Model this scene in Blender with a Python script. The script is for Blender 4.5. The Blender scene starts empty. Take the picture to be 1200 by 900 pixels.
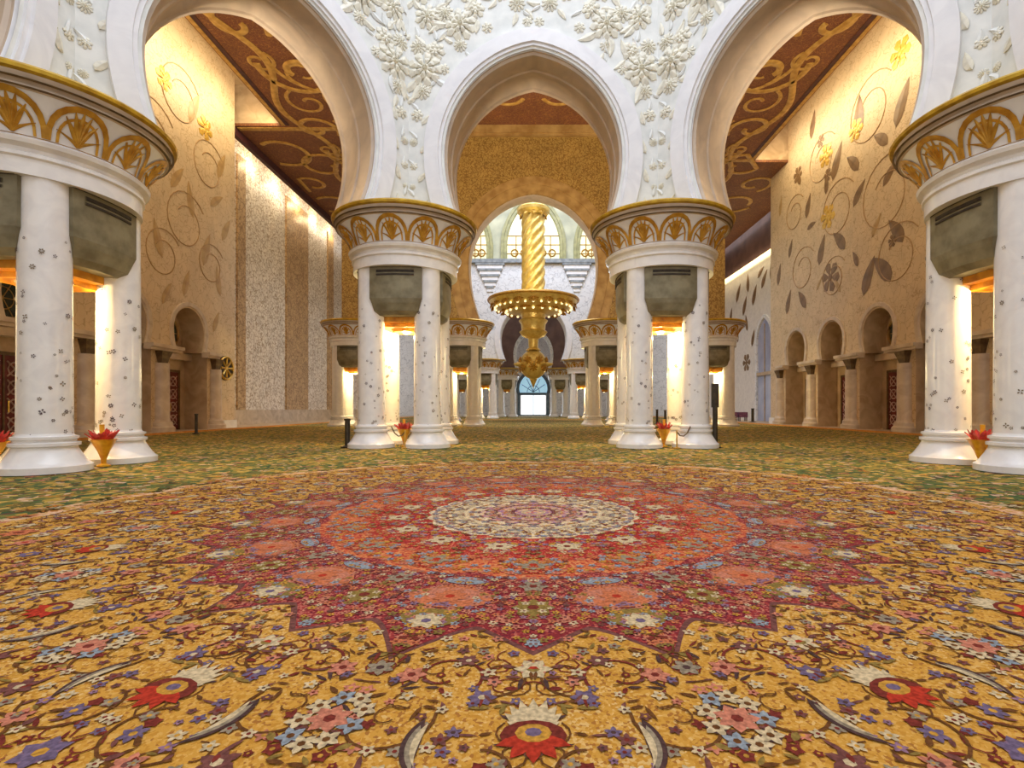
import bpy, bmesh, math, random
from math import sin, cos, pi, sqrt, atan2, radians
from mathutils import Vector, Matrix

random.seed(7)
scene = bpy.context.scene
COL = scene.collection

# ------------------------------------------------------------------ camera, world, lights, exposure
EYE = 1.35
cam_d = bpy.data.cameras.new('camera')
cam = bpy.data.objects.new('camera', cam_d)
COL.objects.link(cam)
cam.location = (0, 0, EYE)
cam.rotation_euler = (pi / 2, 0, 0)
cam_d.sensor_fit = 'HORIZONTAL'
cam_d.sensor_width = 36.0
cam_d.lens = 18.0                       # 600 px on a 1200 px wide frame
cam_d.shift_x = -25 / 1200
cam_d.shift_y = 29 / 1200
cam_d.clip_end = 500
cam_d.clip_start = 0.05
scene.camera = cam

world = bpy.data.worlds.new('world')
scene.world = world
world.use_nodes = True
bg = world.node_tree.nodes['Background']
bg.inputs[0].default_value = (1.0, 0.96, 0.93, 1)
bg.inputs[1].default_value = 0.74

scene.view_settings.view_transform = 'Standard'
scene.view_settings.look = 'None'
scene.view_settings.gamma = 1.0
scene.view_settings.use_curve_mapping = False
scene.view_settings.exposure = 0.3

WARM = (1.0, 0.78, 0.44)
COOL = (0.76, 0.84, 1.0)


def area_light(name, loc, rot, sx, sy, power, color):
    l = bpy.data.lights.new(name, 'AREA')
    l.shape = 'RECTANGLE'
    l.size = sx
    l.size_y = sy
    l.energy = power
    l.color = color
    o = bpy.data.objects.new(name, l)
    COL.objects.link(o)
    o.location = loc
    o.rotation_euler = rot
    return o


def point_light(name, loc, power, color, radius=0.05):
    l = bpy.data.lights.new(name, 'POINT')
    l.energy = power
    l.color = color
    l.shadow_soft_size = radius
    o = bpy.data.objects.new(name, l)
    COL.objects.link(o)
    o.location = loc
    return o


OC = 7.1                                 # octagon centre along Y
area_light('dome_light', (0, OC - 1, 27), (0, 0, 0), 16, 16, 2700, COOL)
area_light('rear_dome_light', (0, 52, 33), (radians(18), 0, 0), 16, 16, 5200, COOL)
# unseen uplights added on the rings behind the dome arches to brighten aisle ceilings
for (x, y, rz) in ((-4.55, 20.1, 0), (4.55, 20.1, 0), (-12.7, 12.6, 0), (12.7, 12.6, 0)):
    u = area_light('ring_fill_light', (x, y, 7.98), (pi - radians(38), 0, 0), 1.6, 0.5, 900, (1.0, 0.86, 0.66))
    u.data.spread = radians(125)
# cove strips over the edge of the ceiling panels, washing the top of the side walls
for sgn in (-1, 1):
    y1 = 37.5 if sgn < 0 else 43
    area_light('cove_strip', (sgn * 19.0, (14 + y1) / 2, 22.75), (0, sgn * radians(-62), 0), 0.5, y1 - 14, 1100, WARM)
for k in range(6):
    point_light('cove_lamp', (-24.3, 41 + 4.4 * k, 22.9), 170, WARM, 0.1)
area_light('recess_cove_strip', (24.4, 58, 18.4), (0, radians(-40), 0), 0.4, 22, 260, WARM)

# ------------------------------------------------------------------ materials


def nodes_of(name):
    m = bpy.data.materials.new(name)
    m.use_nodes = True
    nt = m.node_tree
    return m, nt, nt.nodes['Principled BSDF']


def mat(name, c1, c2=None, scale=4.0, rough=0.5, metal=0.0, bump=0.0, detail=4.0, lo=0.35, hi=0.65, emit=None, estr=0.0,
        distort=0.0, spec=None, stretch=None):
    """noise-mixed two colour material in object space"""
    m, nt, b = nodes_of(name)
    b.inputs['Roughness'].default_value = rough
    b.inputs['Metallic'].default_value = metal
    if spec is not None:
        b.inputs['Specular IOR Level'].default_value = spec
    if c2 is None:
        c2 = tuple(x * 0.85 for x in c1)
    tc = nt.nodes.new('ShaderNodeTexCoord')
    src = tc.outputs['Object']
    if stretch:
        mp = nt.nodes.new('ShaderNodeMapping')
        mp.inputs['Scale'].default_value = stretch
        nt.links.new(src, mp.inputs['Vector'])
        src = mp.outputs[0]
    n = nt.nodes.new('ShaderNodeTexNoise')
    n.inputs['Scale'].default_value = scale
    n.inputs['Detail'].default_value = detail
    n.inputs['Distortion'].default_value = distort
    nt.links.new(src, n.inputs['Vector'])
    r = nt.nodes.new('ShaderNodeValToRGB')
    r.color_ramp.elements[0].position = lo
    r.color_ramp.elements[1].position = hi
    r.color_ramp.elements[0].color = (*c2, 1)
    r.color_ramp.elements[1].color = (*c1, 1)
    nt.links.new(n.outputs['Fac'], r.inputs['Fac'])
    nt.links.new(r.outputs['Color'], b.inputs['Base Color'])
    if bump:
        bp = nt.nodes.new('ShaderNodeBump')
        bp.inputs['Strength'].default_value = bump
        bp.inputs['Distance'].default_value = 0.02
        nt.links.new(n.outputs['Fac'], bp.inputs['Height'])
        nt.links.new(bp.outputs[0], b.inputs['Normal'])
    if emit:
        b.inputs['Emission Color'].default_value = (*emit, 1)
        b.inputs['Emission Strength'].default_value = estr
    return m


def scroll_mat(name, ground, line, scale, width=0.06, rough=0.5, warp=0.6, mottle=0.1, bump=0.3, metal=0.0, third=None):
    """curling line pattern: warped voronoi edges over a ground colour"""
    m, nt, b = nodes_of(name)
    b.inputs['Roughness'].default_value = rough
    b.inputs['Metallic'].default_value = metal
    tc = nt.nodes.new('ShaderNodeTexCoord')
    n = nt.nodes.new('ShaderNodeTexNoise')
    n.inputs['Scale'].default_value = scale * 0.8
    n.inputs['Detail'].default_value = 2
    nt.links.new(tc.outputs['Object'], n.inputs['Vector'])
    vm = nt.nodes.new('ShaderNodeVectorMath')
    vm.operation = 'MULTIPLY_ADD'
    vm.inputs[1].default_value = (warp / scale * 2,) * 3
    nt.links.new(n.outputs['Color'], vm.inputs[0])
    nt.links.new(tc.outputs['Object'], vm.inputs[2])
    v = nt.nodes.new('ShaderNodeTexVoronoi')
    v.feature = 'DISTANCE_TO_EDGE'
    v.inputs['Scale'].default_value = scale
    nt.links.new(vm.outputs[0], v.inputs['Vector'])
    w = nt.nodes.new('ShaderNodeTexVoronoi')
    w.feature = 'F1'
    w.inputs['Scale'].default_value = scale * 2.3
    nt.links.new(vm.outputs[0], w.inputs['Vector'])
    ramp = nt.nodes.new('ShaderNodeValToRGB')
    ramp.color_ramp.elements[0].position = width * 0.4
    ramp.color_ramp.elements[1].position = width
    ramp.color_ramp.elements[0].color = (*line, 1)
    ramp.color_ramp.elements[1].color = (*ground, 1)
    nt.links.new(v.outputs['Distance'], ramp.inputs['Fac'])
    r2 = nt.nodes.new('ShaderNodeValToRGB')
    r2.color_ramp.elements[0].position = 0.16
    r2.color_ramp.elements[1].position = 0.30
    t3 = third or line
    r2.color_ramp.elements[0].color = (0.8, 0.8, 0.8, 1)
    r2.color_ramp.elements[1].color = (0, 0, 0, 1)
    nt.links.new(w.outputs['Distance'], r2.inputs['Fac'])
    mx = nt.nodes.new('ShaderNodeMix')
    mx.data_type = 'RGBA'
    mx.inputs[7].default_value = (*t3, 1)
    nt.links.new(r2.outputs['Color'], mx.inputs[0])
    nt.links.new(ramp.outputs['Color'], mx.inputs[6])
    n2 = nt.nodes.new('ShaderNodeTexNoise')
    n2.inputs['Scale'].default_value = 0.7
    nt.links.new(tc.outputs['Object'], n2.inputs['Vector'])
    hs = nt.nodes.new('ShaderNodeHueSaturation')
    mr = nt.nodes.new('ShaderNodeMapRange')
    mr.inputs[1].default_value = 0.3
    mr.inputs[2].default_value = 0.7
    mr.inputs[3].default_value = 1 - mottle
    mr.inputs[4].default_value = 1 + mottle
    nt.links.new(n2.outputs['Fac'], mr.inputs[0])
    nt.links.new(mr.outputs[0], hs.inputs['Value'])
    nt.links.new(mx.outputs[2], hs.inputs['Color'])
    nt.links.new(hs.outputs[0], b.inputs['Base Color'])
    bp = nt.nodes.new('ShaderNodeBump')
    bp.inputs['Strength'].default_value = bump
    bp.inputs['Distance'].default_value = 0.03
    nt.links.new(ramp.outputs['Color'], bp.inputs['Height'])
    nt.links.new(bp.outputs[0], b.inputs['Normal'])
    return m


def speckle_mat(name, cols, scale, rough=0.95, noise=6.0):
    """woven ground of many small tufts: voronoi cell colours through a stepped ramp"""
    m, nt, b = nodes_of(name)
    b.inputs['Roughness'].default_value = rough
    b.inputs['Specular IOR Level'].default_value = 0.1
    tc = nt.nodes.new('ShaderNodeTexCoord')
    v = nt.nodes.new('ShaderNodeTexVoronoi')
    v.inputs['Scale'].default_value = scale
    nt.links.new(tc.outputs['Object'], v.inputs['Vector'])
    sep = nt.nodes.new('ShaderNodeSeparateColor')
    nt.links.new(v.outputs['Color'], sep.inputs[0])
    n = nt.nodes.new('ShaderNodeTexNoise')
    n.inputs['Scale'].default_value = noise * 0.12
    n.inputs['Detail'].default_value = 3
    nt.links.new(tc.outputs['Object'], n.inputs['Vector'])
    ad = nt.nodes.new('ShaderNodeMath')
    ad.operation = 'MULTIPLY_ADD'
    ad.inputs[1].default_value = 1.1
    ad.inputs[2].default_value = -0.55
    nt.links.new(n.outputs['Fac'], ad.inputs[0])
    ad2 = nt.nodes.new('ShaderNodeMath')
    ad2.operation = 'ADD'
    nt.links.new(ad.outputs[0], ad2.inputs[0])
    nt.links.new(sep.outputs[0], ad2.inputs[1])
    r = nt.nodes.new('ShaderNodeValToRGB')
    r.color_ramp.interpolation = 'CONSTANT'
    els = r.color_ramp.elements
    tot = sum(w for _, w in cols)
    pos = 0
    for i, (c, w) in enumerate(cols):
        if i == 0:
            e = els[0]
            e.position = 0
        elif i == 1:
            e = els[1]
            e.position = pos
        else:
            e = els.new(pos)
        e.color = (*c, 1)
        pos += w / tot
    nt.links.new(ad2.outputs[0], r.inputs['Fac'])
    nt.links.new(r.outputs['Color'], b.inputs['Base Color'])
    n3 = nt.nodes.new('ShaderNodeTexNoise')
    n3.inputs['Scale'].default_value = 180
    nt.links.new(tc.outputs['Object'], n3.inputs['Vector'])
    bp = nt.nodes.new('ShaderNodeBump')
    bp.inputs['Strength'].default_value = 0.3
    bp.inputs['Distance'].default_value = 0.005
    nt.links.new(n3.outputs['Fac'], bp.inputs['Height'])
    nt.links.new(bp.outputs[0], b.inputs['Normal'])
    return m


def lin(r, g, b):
    return tuple((x / 255 / 12.92) if x / 255 <= 0.04045 else ((x / 255 + 0.055) / 1.055) ** 2.4 for x in (r, g, b))


M = {}
M['marble'] = mat('white_marble', (0.83, 0.83, 0.85), (0.74, 0.74, 0.77), 1.3, 0.28, lo=0.3, hi=0.6, distort=1.5, detail=8)
M['marble_plain'] = mat('column_marble', (0.84, 0.81, 0.78), (0.72, 0.69, 0.68), 2.2, 0.22, lo=0.25, hi=0.6, distort=1.0, detail=8)
M['spandrel'] = mat('spandrel_marble', (0.80, 0.81, 0.78), (0.66, 0.68, 0.66), 2.2, 0.5, lo=0.3, hi=0.6, bump=0.4)
M['ivory'] = mat('ivory_carving', (0.82, 0.79, 0.66), (0.62, 0.59, 0.50), 5.0, 0.5, lo=0.3, hi=0.6)
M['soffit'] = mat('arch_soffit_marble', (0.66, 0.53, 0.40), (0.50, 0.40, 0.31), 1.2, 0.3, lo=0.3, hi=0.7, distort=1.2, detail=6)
M['pier'] = mat('pier_marble', lin(214, 196, 172), lin(190, 168, 144), 1.2, 0.3, distort=1.0)
M['tan'] = scroll_mat('tan_wall_marble', lin(212, 188, 152), lin(186, 158, 120), 1.6, 0.04, 0.45, 1.3, 0.08, 0.15, third=lin(200, 172, 134))
M['tan_plain'] = mat('tan_plain_marble', lin(208, 184, 150), lin(178, 152, 120), 1.0, 0.35, distort=1.0)
M['lattice'] = scroll_mat('scroll_relief_marble', lin(236, 226, 210), lin(178, 156, 128), 2.1, 0.10, 0.5, 1.5, 0.08, 0.5, third=lin(192, 168, 134))
M['lattice_brown'] = scroll_mat('brown_scroll_relief', lin(196, 162, 116), lin(146, 112, 72), 2.1, 0.10, 0.5, 1.5, 0.08, 0.5, third=lin(168, 134, 92))
M['gold'] = mat('gold', (0.80, 0.52, 0.13), (0.60, 0.36, 0.07), 6, 0.32, 0.75)
M['gold_light'] = mat('bright_gold', (0.90, 0.70, 0.24), (0.72, 0.50, 0.13), 3, 0.35, 0.45)
M['lamp_dim'] = mat('dim_lamp_glow', (1, 0.85, 0.5), None, 2, 0.5, emit=(1.0, 0.80, 0.42), estr=1.3)
M['gold_flat'] = mat('gold_leaf', lin(206, 158, 58), lin(170, 120, 36), 5, 0.4, 0.35)
M['gold_rim'] = mat('gold_rim', lin(214, 176, 52), lin(180, 140, 40), 5, 0.35, 0.4)
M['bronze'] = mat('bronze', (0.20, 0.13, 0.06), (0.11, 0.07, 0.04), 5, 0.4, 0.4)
M['gold_mosaic'] = scroll_mat('gold_mosaic', lin(172, 140, 72), lin(130, 96, 44), 4.2, 0.12, 0.45, 1.3, 0.12, 0.4, 0.25, third=lin(148, 112, 52))
M['gold_band'] = mat('gold_plain_band', lin(186, 152, 92), lin(154, 118, 64), 1.5, 0.4, 0.2)
M['ceiling'] = scroll_mat('maroon_ceiling', lin(118, 70, 48), lin(160, 112, 58), 4.2, 0.05, 0.6, 1.2, 0.12, 0.3, third=lin(146, 90, 54))
M['ceiling_gold'] = mat('ceiling_gold_scroll', lin(214, 172, 92), lin(180, 134, 62), 3, 0.45, 0.15)
M['maroon'] = mat('maroon_fascia', lin(84, 44, 46), lin(60, 30, 34), 3, 0.5)
M['grille'] = mat('grey_green_bronze_panel', lin(142, 134, 106), lin(108, 98, 72), 2.5, 0.45, 0.15)
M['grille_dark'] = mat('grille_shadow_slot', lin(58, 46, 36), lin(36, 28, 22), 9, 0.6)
M['amber'] = mat('amber_soffit', lin(226, 160, 40), lin(180, 110, 20), 3, 0.4, 0.3)
M['lamp'] = mat('lamp_glow', (1, 0.85, 0.5), None, 2, 0.5, emit=(1.0, 0.76, 0.36), estr=6)
M['cove'] = mat('cove_glow', (1, 0.85, 0.5), None, 2, 0.5, emit=(1.0, 0.80, 0.42), estr=1.6)
M['inlay_dark'] = mat('plum_inlay', lin(92, 66, 62), lin(70, 50, 60), 12, 0.4)
M['inlay_olive'] = mat('olive_inlay', lin(128, 110, 82), lin(110, 90, 60), 12, 0.4)
M['leaf_brown'] = mat('brown_stone_leaf', lin(142, 110, 72), lin(108, 80, 50), 3, 0.4)
M['leaf_tan'] = mat('pale_stone_leaf', lin(196, 164, 112), lin(170, 136, 88), 3, 0.4)
M['stem'] = mat('stone_stem', lin(176, 142, 96), lin(156, 122, 80), 3, 0.4)
M['gold_glow'] = mat('gold_flower', lin(224, 184, 84), lin(200, 156, 60), 4, 0.35, 0.3)
M['door_red'] = mat('door_red_glass', lin(118, 40, 36), lin(84, 26, 26), 3, 0.3)
M['door_white'] = mat('door_lattice', lin(206, 178, 168), lin(170, 140, 130), 3, 0.4)
M['glass_dark'] = mat('dark_green_glass', lin(70, 78, 70), lin(46, 52, 50), 2, 0.12)
M['black'] = mat('dark_bronze_post', lin(70, 58, 40), lin(48, 40, 28), 9, 0.4, 0.3)
M['white_glow'] = mat('daylit_door_glass', (0.9, 0.95, 1), None, 2, 0.3, emit=(0.85, 0.93, 1.0), estr=1.1)
M['blue_glow'] = mat('blue_fanlight_glass', (0.5, 0.75, 0.9), None, 2, 0.3, emit=(0.35, 0.62, 0.8), estr=0.55)
M['yellow_glow'] = mat('backlit_stained_glass', (0.9, 0.9, 0.6), (0.7, 0.72, 0.4), 1.2, 0.3, emit=(0.95, 0.92, 0.62), estr=0.35)
M['frame_white'] = mat('white_frame', (0.8, 0.82, 0.85), None, 2, 0.4)
M['green_frame'] = mat('olive_frame', lin(170, 166, 110), lin(140, 138, 90), 2, 0.4)
M['plum_wall'] = mat('plum_marble', lin(128, 100, 96), lin(100, 76, 76), 0.6, 0.5)
M['far_marble'] = scroll_mat('far_white_marble', lin(226, 228, 232), lin(192, 194, 200), 0.9, 0.04, 0.4, 1.2, 0.05, 0.3)
M['far_band'] = mat('grey_cornice', lin(150, 156, 160), lin(112, 118, 124), 2, 0.4)
M['purple'] = mat('purple_upholstery', lin(140, 90, 120), lin(110, 66, 96), 6, 0.9)
M['red_flower'] = mat('red_petals', lin(216, 70, 64), lin(170, 40, 40), 9, 0.6)
M['pink_flower'] = mat('pink_petals', lin(226, 130, 120), lin(200, 96, 84), 9, 0.6)
M['vase'] = mat('amber_vase', lin(236, 178, 40), lin(206, 132, 24), 6, 0.3, 0.2)

# carpet colours
GREEN = [(lin(120, 112, 56), 10), (lin(98, 106, 56), 8), (lin(78, 94, 56), 6), (lin(172, 140, 64), 8), (lin(196, 160, 84), 5), (lin(150, 98, 66), 2),
         (lin(206, 170, 140), 2), (lin(96, 66, 52), 2), (lin(60, 82, 54), 4)]
GOLD = [(lin(198, 146, 62), 14), (lin(186, 132, 50), 10), (lin(206, 158, 80), 8), (lin(160, 106, 48), 5), (lin(212, 172, 106), 4)]
M['c_green'] = speckle_mat('carpet_green_field', GREEN, 8.5)
M['c_gold'] = speckle_mat('carpet_gold_field', GOLD, 70)
M['c_border'] = speckle_mat('carpet_orange_border', [(lin(208, 140, 60), 5), (lin(188, 116, 44), 4), (lin(220, 170, 100), 2)], 6)
M['c_scallop'] = speckle_mat('carpet_pink_scallop', [(lin(216, 176, 142), 5), (lin(206, 160, 120), 4), (lin(200, 140, 100), 3), (lin(186, 150, 80), 3)], 16)
M['c_burgundy'] = speckle_mat('carpet_burgundy', [(lin(130, 42, 46), 6), (lin(152, 58, 54), 5), (lin(110, 34, 46), 3), (lin(182, 98, 84), 4)], 60)
M['c_orange'] = speckle_mat('carpet_orange_ring', [(lin(200, 110, 66), 6), (lin(188, 88, 58), 5), (lin(206, 134, 84), 4), (lin(166, 56, 48), 4)], 45)
M['c_red'] = speckle_mat('carpet_red_ring', [(lin(162, 46, 40), 6), (lin(182, 62, 48), 4), (lin(140, 36, 44), 3), (lin(206, 112, 84), 3)], 55)
M['c_cream'] = speckle_mat('carpet_cream_disc', [(lin(216, 192, 150), 6), (lin(206, 180, 130), 4), (lin(190, 160, 130), 3), (lin(168, 150, 140), 3), (lin(222, 204, 170), 4)], 45)
PAL = {
    'maroon': lin(120, 34, 40), 'plum': lin(98, 44, 72), 'brown': lin(104, 62, 34), 'rose': lin(214, 130, 112), 'salmon': lin(216, 116, 84),
    'cream': lin(226, 208, 168), 'blue': lin(86, 88, 140), 'sky': lin(140, 168, 186), 'grey': lin(150, 146, 130), 'red': lin(190, 44, 36),
    'gold': lin(214, 158, 60), 'olive': lin(134, 118, 60), 'ink': lin(66, 48, 58), 'green': lin(84, 100, 60), 'violet': lin(140, 108, 150),
    'orange': lin(216, 128, 56)}
PK = list(PAL)
MUTE = lin(176, 126, 62)
for k_ in PAL:
    f_ = 0.26 if k_ not in ('maroon', 'brown', 'ink', 'red') else 0.10
    PAL[k_] = tuple(x * (1 - f_) + y * f_ for x, y in zip(PAL[k_], MUTE))
CM = [mat('carpet_wool_' + k, PAL[k], tuple(x * 0.55 for x in PAL[k]), 45, 0.95, spec=0.1) for k in PK]
PI_ = {k: i for i, k in enumerate(PK)}

# ------------------------------------------------------------------ mesh helpers


class MB:
    def __init__(s):
        s.v, s.f, s.m = [], [], []

    def add(s, verts, faces, mi=0):
        o = len(s.v)
        s.v += [tuple(p) for p in verts]
        for f in faces:
            s.f.append(tuple(i + o for i in f))
            s.m.append(mi)
        return s

    def box(s, x0, x1, y0, y1, z0, z1, mi=0):
        v = [(x, y, z) for z in (z0, z1) for y in (y0, y1) for x in (x0, x1)]
        return s.add(v, [(0, 2, 3, 1), (4, 5, 7, 6), (0, 1, 5, 4), (2, 6, 7, 3), (0, 4, 6, 2), (1, 3, 7, 5)], mi)

    def lathe(s, prof, n=32, cx=0, cy=0, mi=0, a0=0.0, a1=2 * pi, twist=None):
        full = abs(a1 - a0 - 2 * pi) < 1e-6
        k = n if full else n + 1
        o = len(s.v)
        for (r, z) in prof:
            for i in range(k):
                a = a0 + (a1 - a0) * i / n
                s.v.append((cx + r * cos(a), cy + r * sin(a), z))
        for j in range(len(prof) - 1):
            for i in range(n):
                i2 = (i + 1) % k
                s.f.append((o + j * k + i, o + j * k + i2, o + (j + 1) * k + i2, o + (j + 1) * k + i))
                s.m.append(mi)
        return s

    def disc(s, r, z, n=24, cx=0, cy=0, mi=0):
        return s.add([(cx + r * cos(2 * pi * i / n), cy + r * sin(2 * pi * i / n), z) for i in range(n)], [tuple(range(n))], mi)

    def tube(s, pts, r, n=6, mi=0, flat=1.0):
        pts = [Vector(p) for p in pts]
        rings = []
        o = len(s.v)
        for i, p in enumerate(pts):
            t = (pts[min(i + 1, len(pts) - 1)] - pts[max(i - 1, 0)]).normalized()
            up = Vector((0, 0, 1)) if abs(t.z) < 0.95 else Vector((1, 0, 0))
            a = t.cross(up).normalized()
            b = a.cross(t)
            rr = r[i] if isinstance(r, (list, tuple)) else r
            for k in range(n):
                q = 2 * pi * k / n
                s.v.append(tuple(p + a * rr * cos(q) + b * rr * flat * sin(q)))
        for i in range(len(pts) - 1):
            for k in range(n):
                k2 = (k + 1) % n
                s.f.append((o + i * n + k, o + i * n + k2, o + (i + 1) * n + k2, o + (i + 1) * n + k))
                s.m.append(mi)
        s.f.append(tuple(o + k for k in range(n)))
        s.m.append(mi)
        s.f.append(tuple(o + (len(pts) - 1) * n + k for k in range(n)))
        s.m.append(mi)
        return s

    def mesh(s, name, mats, smooth=False):
        me = bpy.data.meshes.new(name)
        me.from_pydata(s.v, [], s.f)
        for m in (mats if isinstance(mats, (list, tuple)) else [mats]):
            me.materials.append(m)
        me.polygons.foreach_set('material_index', s.m)
        if smooth:
            me.polygons.foreach_set('use_smooth', [True] * len(s.f))
            me.update()
            try:
                me.set_sharp_from_angle(angle=radians(38))
            except Exception:
                pass
        me.update()
        return me


def put(name, me, parent=None, loc=(0, 0, 0), rot=(0, 0, 0), scl=None, **props):
    if isinstance(me, tuple):
        mb, mats, sm = me
        bm_me = mb.mesh(name, mats, sm)
        # consistent outward normals
        bm = bmesh.new()
        bm.from_mesh(bm_me)
        bmesh.ops.recalc_face_normals(bm, faces=bm.faces)
        bm.to_mesh(bm_me)
        bm.free()
        me = bm_me
    o = bpy.data.objects.new(name, me)
    COL.objects.link(o)
    o.location = loc
    o.rotation_euler = rot
    if scl:
        o.scale = scl
    if parent:
        o.parent = parent
    for k, v in props.items():
        o[k] = v
    return o


def thing(name, label, cat, loc=(0, 0, 0), rz=0, group=None, scl=None):
    o = bpy.data.objects.new(name, None)
    COL.objects.link(o)
    o.location = loc
    o.rotation_euler = (0, 0, rz)
    if scl:
        o.scale = scl
    o['label'] = label
    o['category'] = cat
    if group:
        o['group'] = group
    return o


def copy_tree(src, parent=None):
    c = src.copy()
    COL.objects.link(c)
    if parent:
        c.parent = parent
    for ch in list(src.children):
        copy_tree(ch, c)
    return c


def dup(src, label, loc, rz=0, scl=None):
    c = copy_tree(src)
    c.location = loc
    c.rotation_euler = (0, 0, rz)
    if scl:
        c.scale = scl
    c['label'] = label
    return c


def structure(name, loc=(0, 0, 0), rz=0):
    o = bpy.data.objects.new(name, None)
    COL.objects.link(o)
    o.location = loc
    o.rotation_euler = (0, 0, rz)
    o['kind'] = 'structure'
    return o


def horseshoe(hb, hm, z0, zm, za, n1=10, n2=14, jamb=None):
    """arch opening outline, left foot over the apex to the right foot; pointed when tall"""
    L = []
    if jamb:
        L += [(-jamb[0], jamb[1]), (-jamb[0], z0)]
    for i in range(n1):
        t = i / n1
        z = z0 + (zm - z0) * t
        w = hm - (hm - hb) * (1 - t) ** 2
        L.append((-w, z))
    H = za - zm
    if H >= hm:
        c = (H * H - hm * hm) / (2 * hm)
        R = hm + c
        amax = math.acos(c / R)
        for i in range(n2 + 1):
            a = amax * i / n2
            L.append((-(R * cos(a) - c), zm + R * sin(a)))
    else:
        for i in range(n2 + 1):
            a = pi / 2 * i / n2
            L.append((-hm * cos(a), zm + H * sin(a)))
    L[-1] = (0.0, za)
    return L + [(-x, z) for (x, z) in reversed(L[:-1])]


def offset(L, d):
    """push an outline outward by d"""
    out = []
    n = len(L)
    for i, (x, z) in enumerate(L):
        a = L[max(i - 1, 0)]
        b = L[min(i + 1, n - 1)]
        tx, tz = b[0] - a[0], b[1] - a[1]
        l = sqrt(tx * tx + tz * tz) or 1
        nx, nz = -tz / l, tx / l
        if i in (0, n - 1):
            nx, nz = (-1 if x < 0 else 1), 0
        out.append((x + nx * d, z + nz * d))
    return out


def sweep(mb, L, section, mi=0, scale_back=None):
    """section: list of (outward offset, depth y)"""
    rows = []
    for (d, y) in section:
        P = offset(L, d) if d else L
        o = len(mb.v)
        mb.v += [(x, y, z) for (x, z) in P]
        rows.append(o)
    n = len(L)
    for r in range(len(rows) - 1):
        for i in range(n - 1):
            mb.f.append((rows[r] + i, rows[r] + i + 1, rows[r + 1] + i + 1, rows[r + 1] + i))
            mb.m.append(mi)
    return mb


def arch_wall(mb, L, hw_f, hw_b, zb, zt, yf, yb, mi=0):
    """wall slab with an arched hole; outline L; half width front / back"""
    n = len(L)
    mid = n // 2
    left = L[:mid + 1]
    zs = max(range(len(left)), key=lambda i: -left[i][0])
    zs = max(i for i in range(len(left)) if abs(left[i][0] - left[zs][0]) < 1e-6)

    def outer(hw):
        O = []
        zc = left[zs][1]
        m2 = len(left) - 1 - zs
        k1 = max(1, m2 // 2)
        for i, (x, z) in enumerate(left):
            if i <= zs:
                O.append((-hw, z))
            else:
                k = i - zs
                if k <= k1:
                    O.append((-hw, zc + (zt - zc) * k / k1))
                else:
                    O.append((-hw * (1 - (k - k1) / (m2 - k1)), zt))
        O[0] = (-hw, zb)
        return O + [(-x, z) for (x, z) in reversed(O[:-1])]
    for (y, hw) in ((yf, hw_f), (yb, hw_b)):
        O = outer(hw)
        o = len(mb.v)
        mb.v += [(x, y, z) for (x, z) in L] + [(x, y, z) for (x, z) in O]
        for i in range(n - 1):
            mb.f.append((o + i, o + i + 1, o + n + i + 1, o + n + i))
            mb.m.append(mi)
    # underside and ends
    for s in (-1, 1):
        hb = abs(L[0][0])
        mb.add([(s * hb, yf, zb), (s * hw_f, yf, zb), (s * hw_b, yb, zb), (s * hb, yb, zb)], [(0, 1, 2, 3)], mi)
        mb.add([(s * hw_f, yf, zb), (s * hw_b, yb, zb), (s * hw_b, yb, zt), (s * hw_f, yf, zt)], [(0, 1, 2, 3)], mi)
    return mb


def arc_pts(cx, cy, r0, r1, a0, a1, n):
    return [(cx + (r0 + (r1 - r0) * i / n) * cos(a0 + (a1 - a0) * i / n), cy + (r0 + (r1 - r0) * i / n) * sin(a0 + (a1 - a0) * i / n)) for i in range(n + 1)]


def rosette(petals, r, depth, layers=2, mi=0, rnd=0.0):
    """carved flower in the XZ plane standing proud towards -Y"""
    mb = MB()
    for l in range(layers):
        R = r * (1 - 0.42 * l)
        d0 = -depth * (0.25 + 0.5 * l)
        n = petals - l
        for k in range(n):
            a = 2 * pi * (k + 0.5 * l) / n
            w = 0.95 * pi / n
            P = [(0.12 * R, 0, d0), (0.55 * R, -w * 0.8, d0 - depth * 0.25), (0.85 * R, -w * 0.72, d0 - depth * 0.05), (R, 0, d0 + depth * 0.2),
                 (0.85 * R, w * 0.72, d0 - depth * 0.05), (0.55 * R, w * 0.8, d0 - depth * 0.25), (0.6 * R, 0, d0 - depth * 0.55)]
            v = [(q * cos(a + b), y, q * sin(a + b)) for (q, b, y) in P]
            v += [(q * cos(a + b) * 1.02, 0.01, q * sin(a + b) * 1.02) for (q, b, y) in P[:6]]
            mb.add(v, [(6, i, (i + 1) % 6) for i in range(6)] + [(i, 7 + i, 7 + (i + 1) % 6, (i + 1) % 6) for i in range(6)], mi)
    mb.add([(0.2 * r * cos(2 * pi * i / 8), -depth * 0.9, 0.2 * r * sin(2 * pi * i / 8)) for i in range(8)] + [(0, -depth * 1.25, 0)] +
           [(0.24 * r * cos(2 * pi * i / 8), -depth * 0.4, 0.24 * r * sin(2 * pi * i / 8)) for i in range(8)],
           [(8, i, (i + 1) % 8) for i in range(8)] + [(i, 9 + i, 9 + (i + 1) % 8, (i + 1) % 8) for i in range(8)], mi)
    return mb


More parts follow.
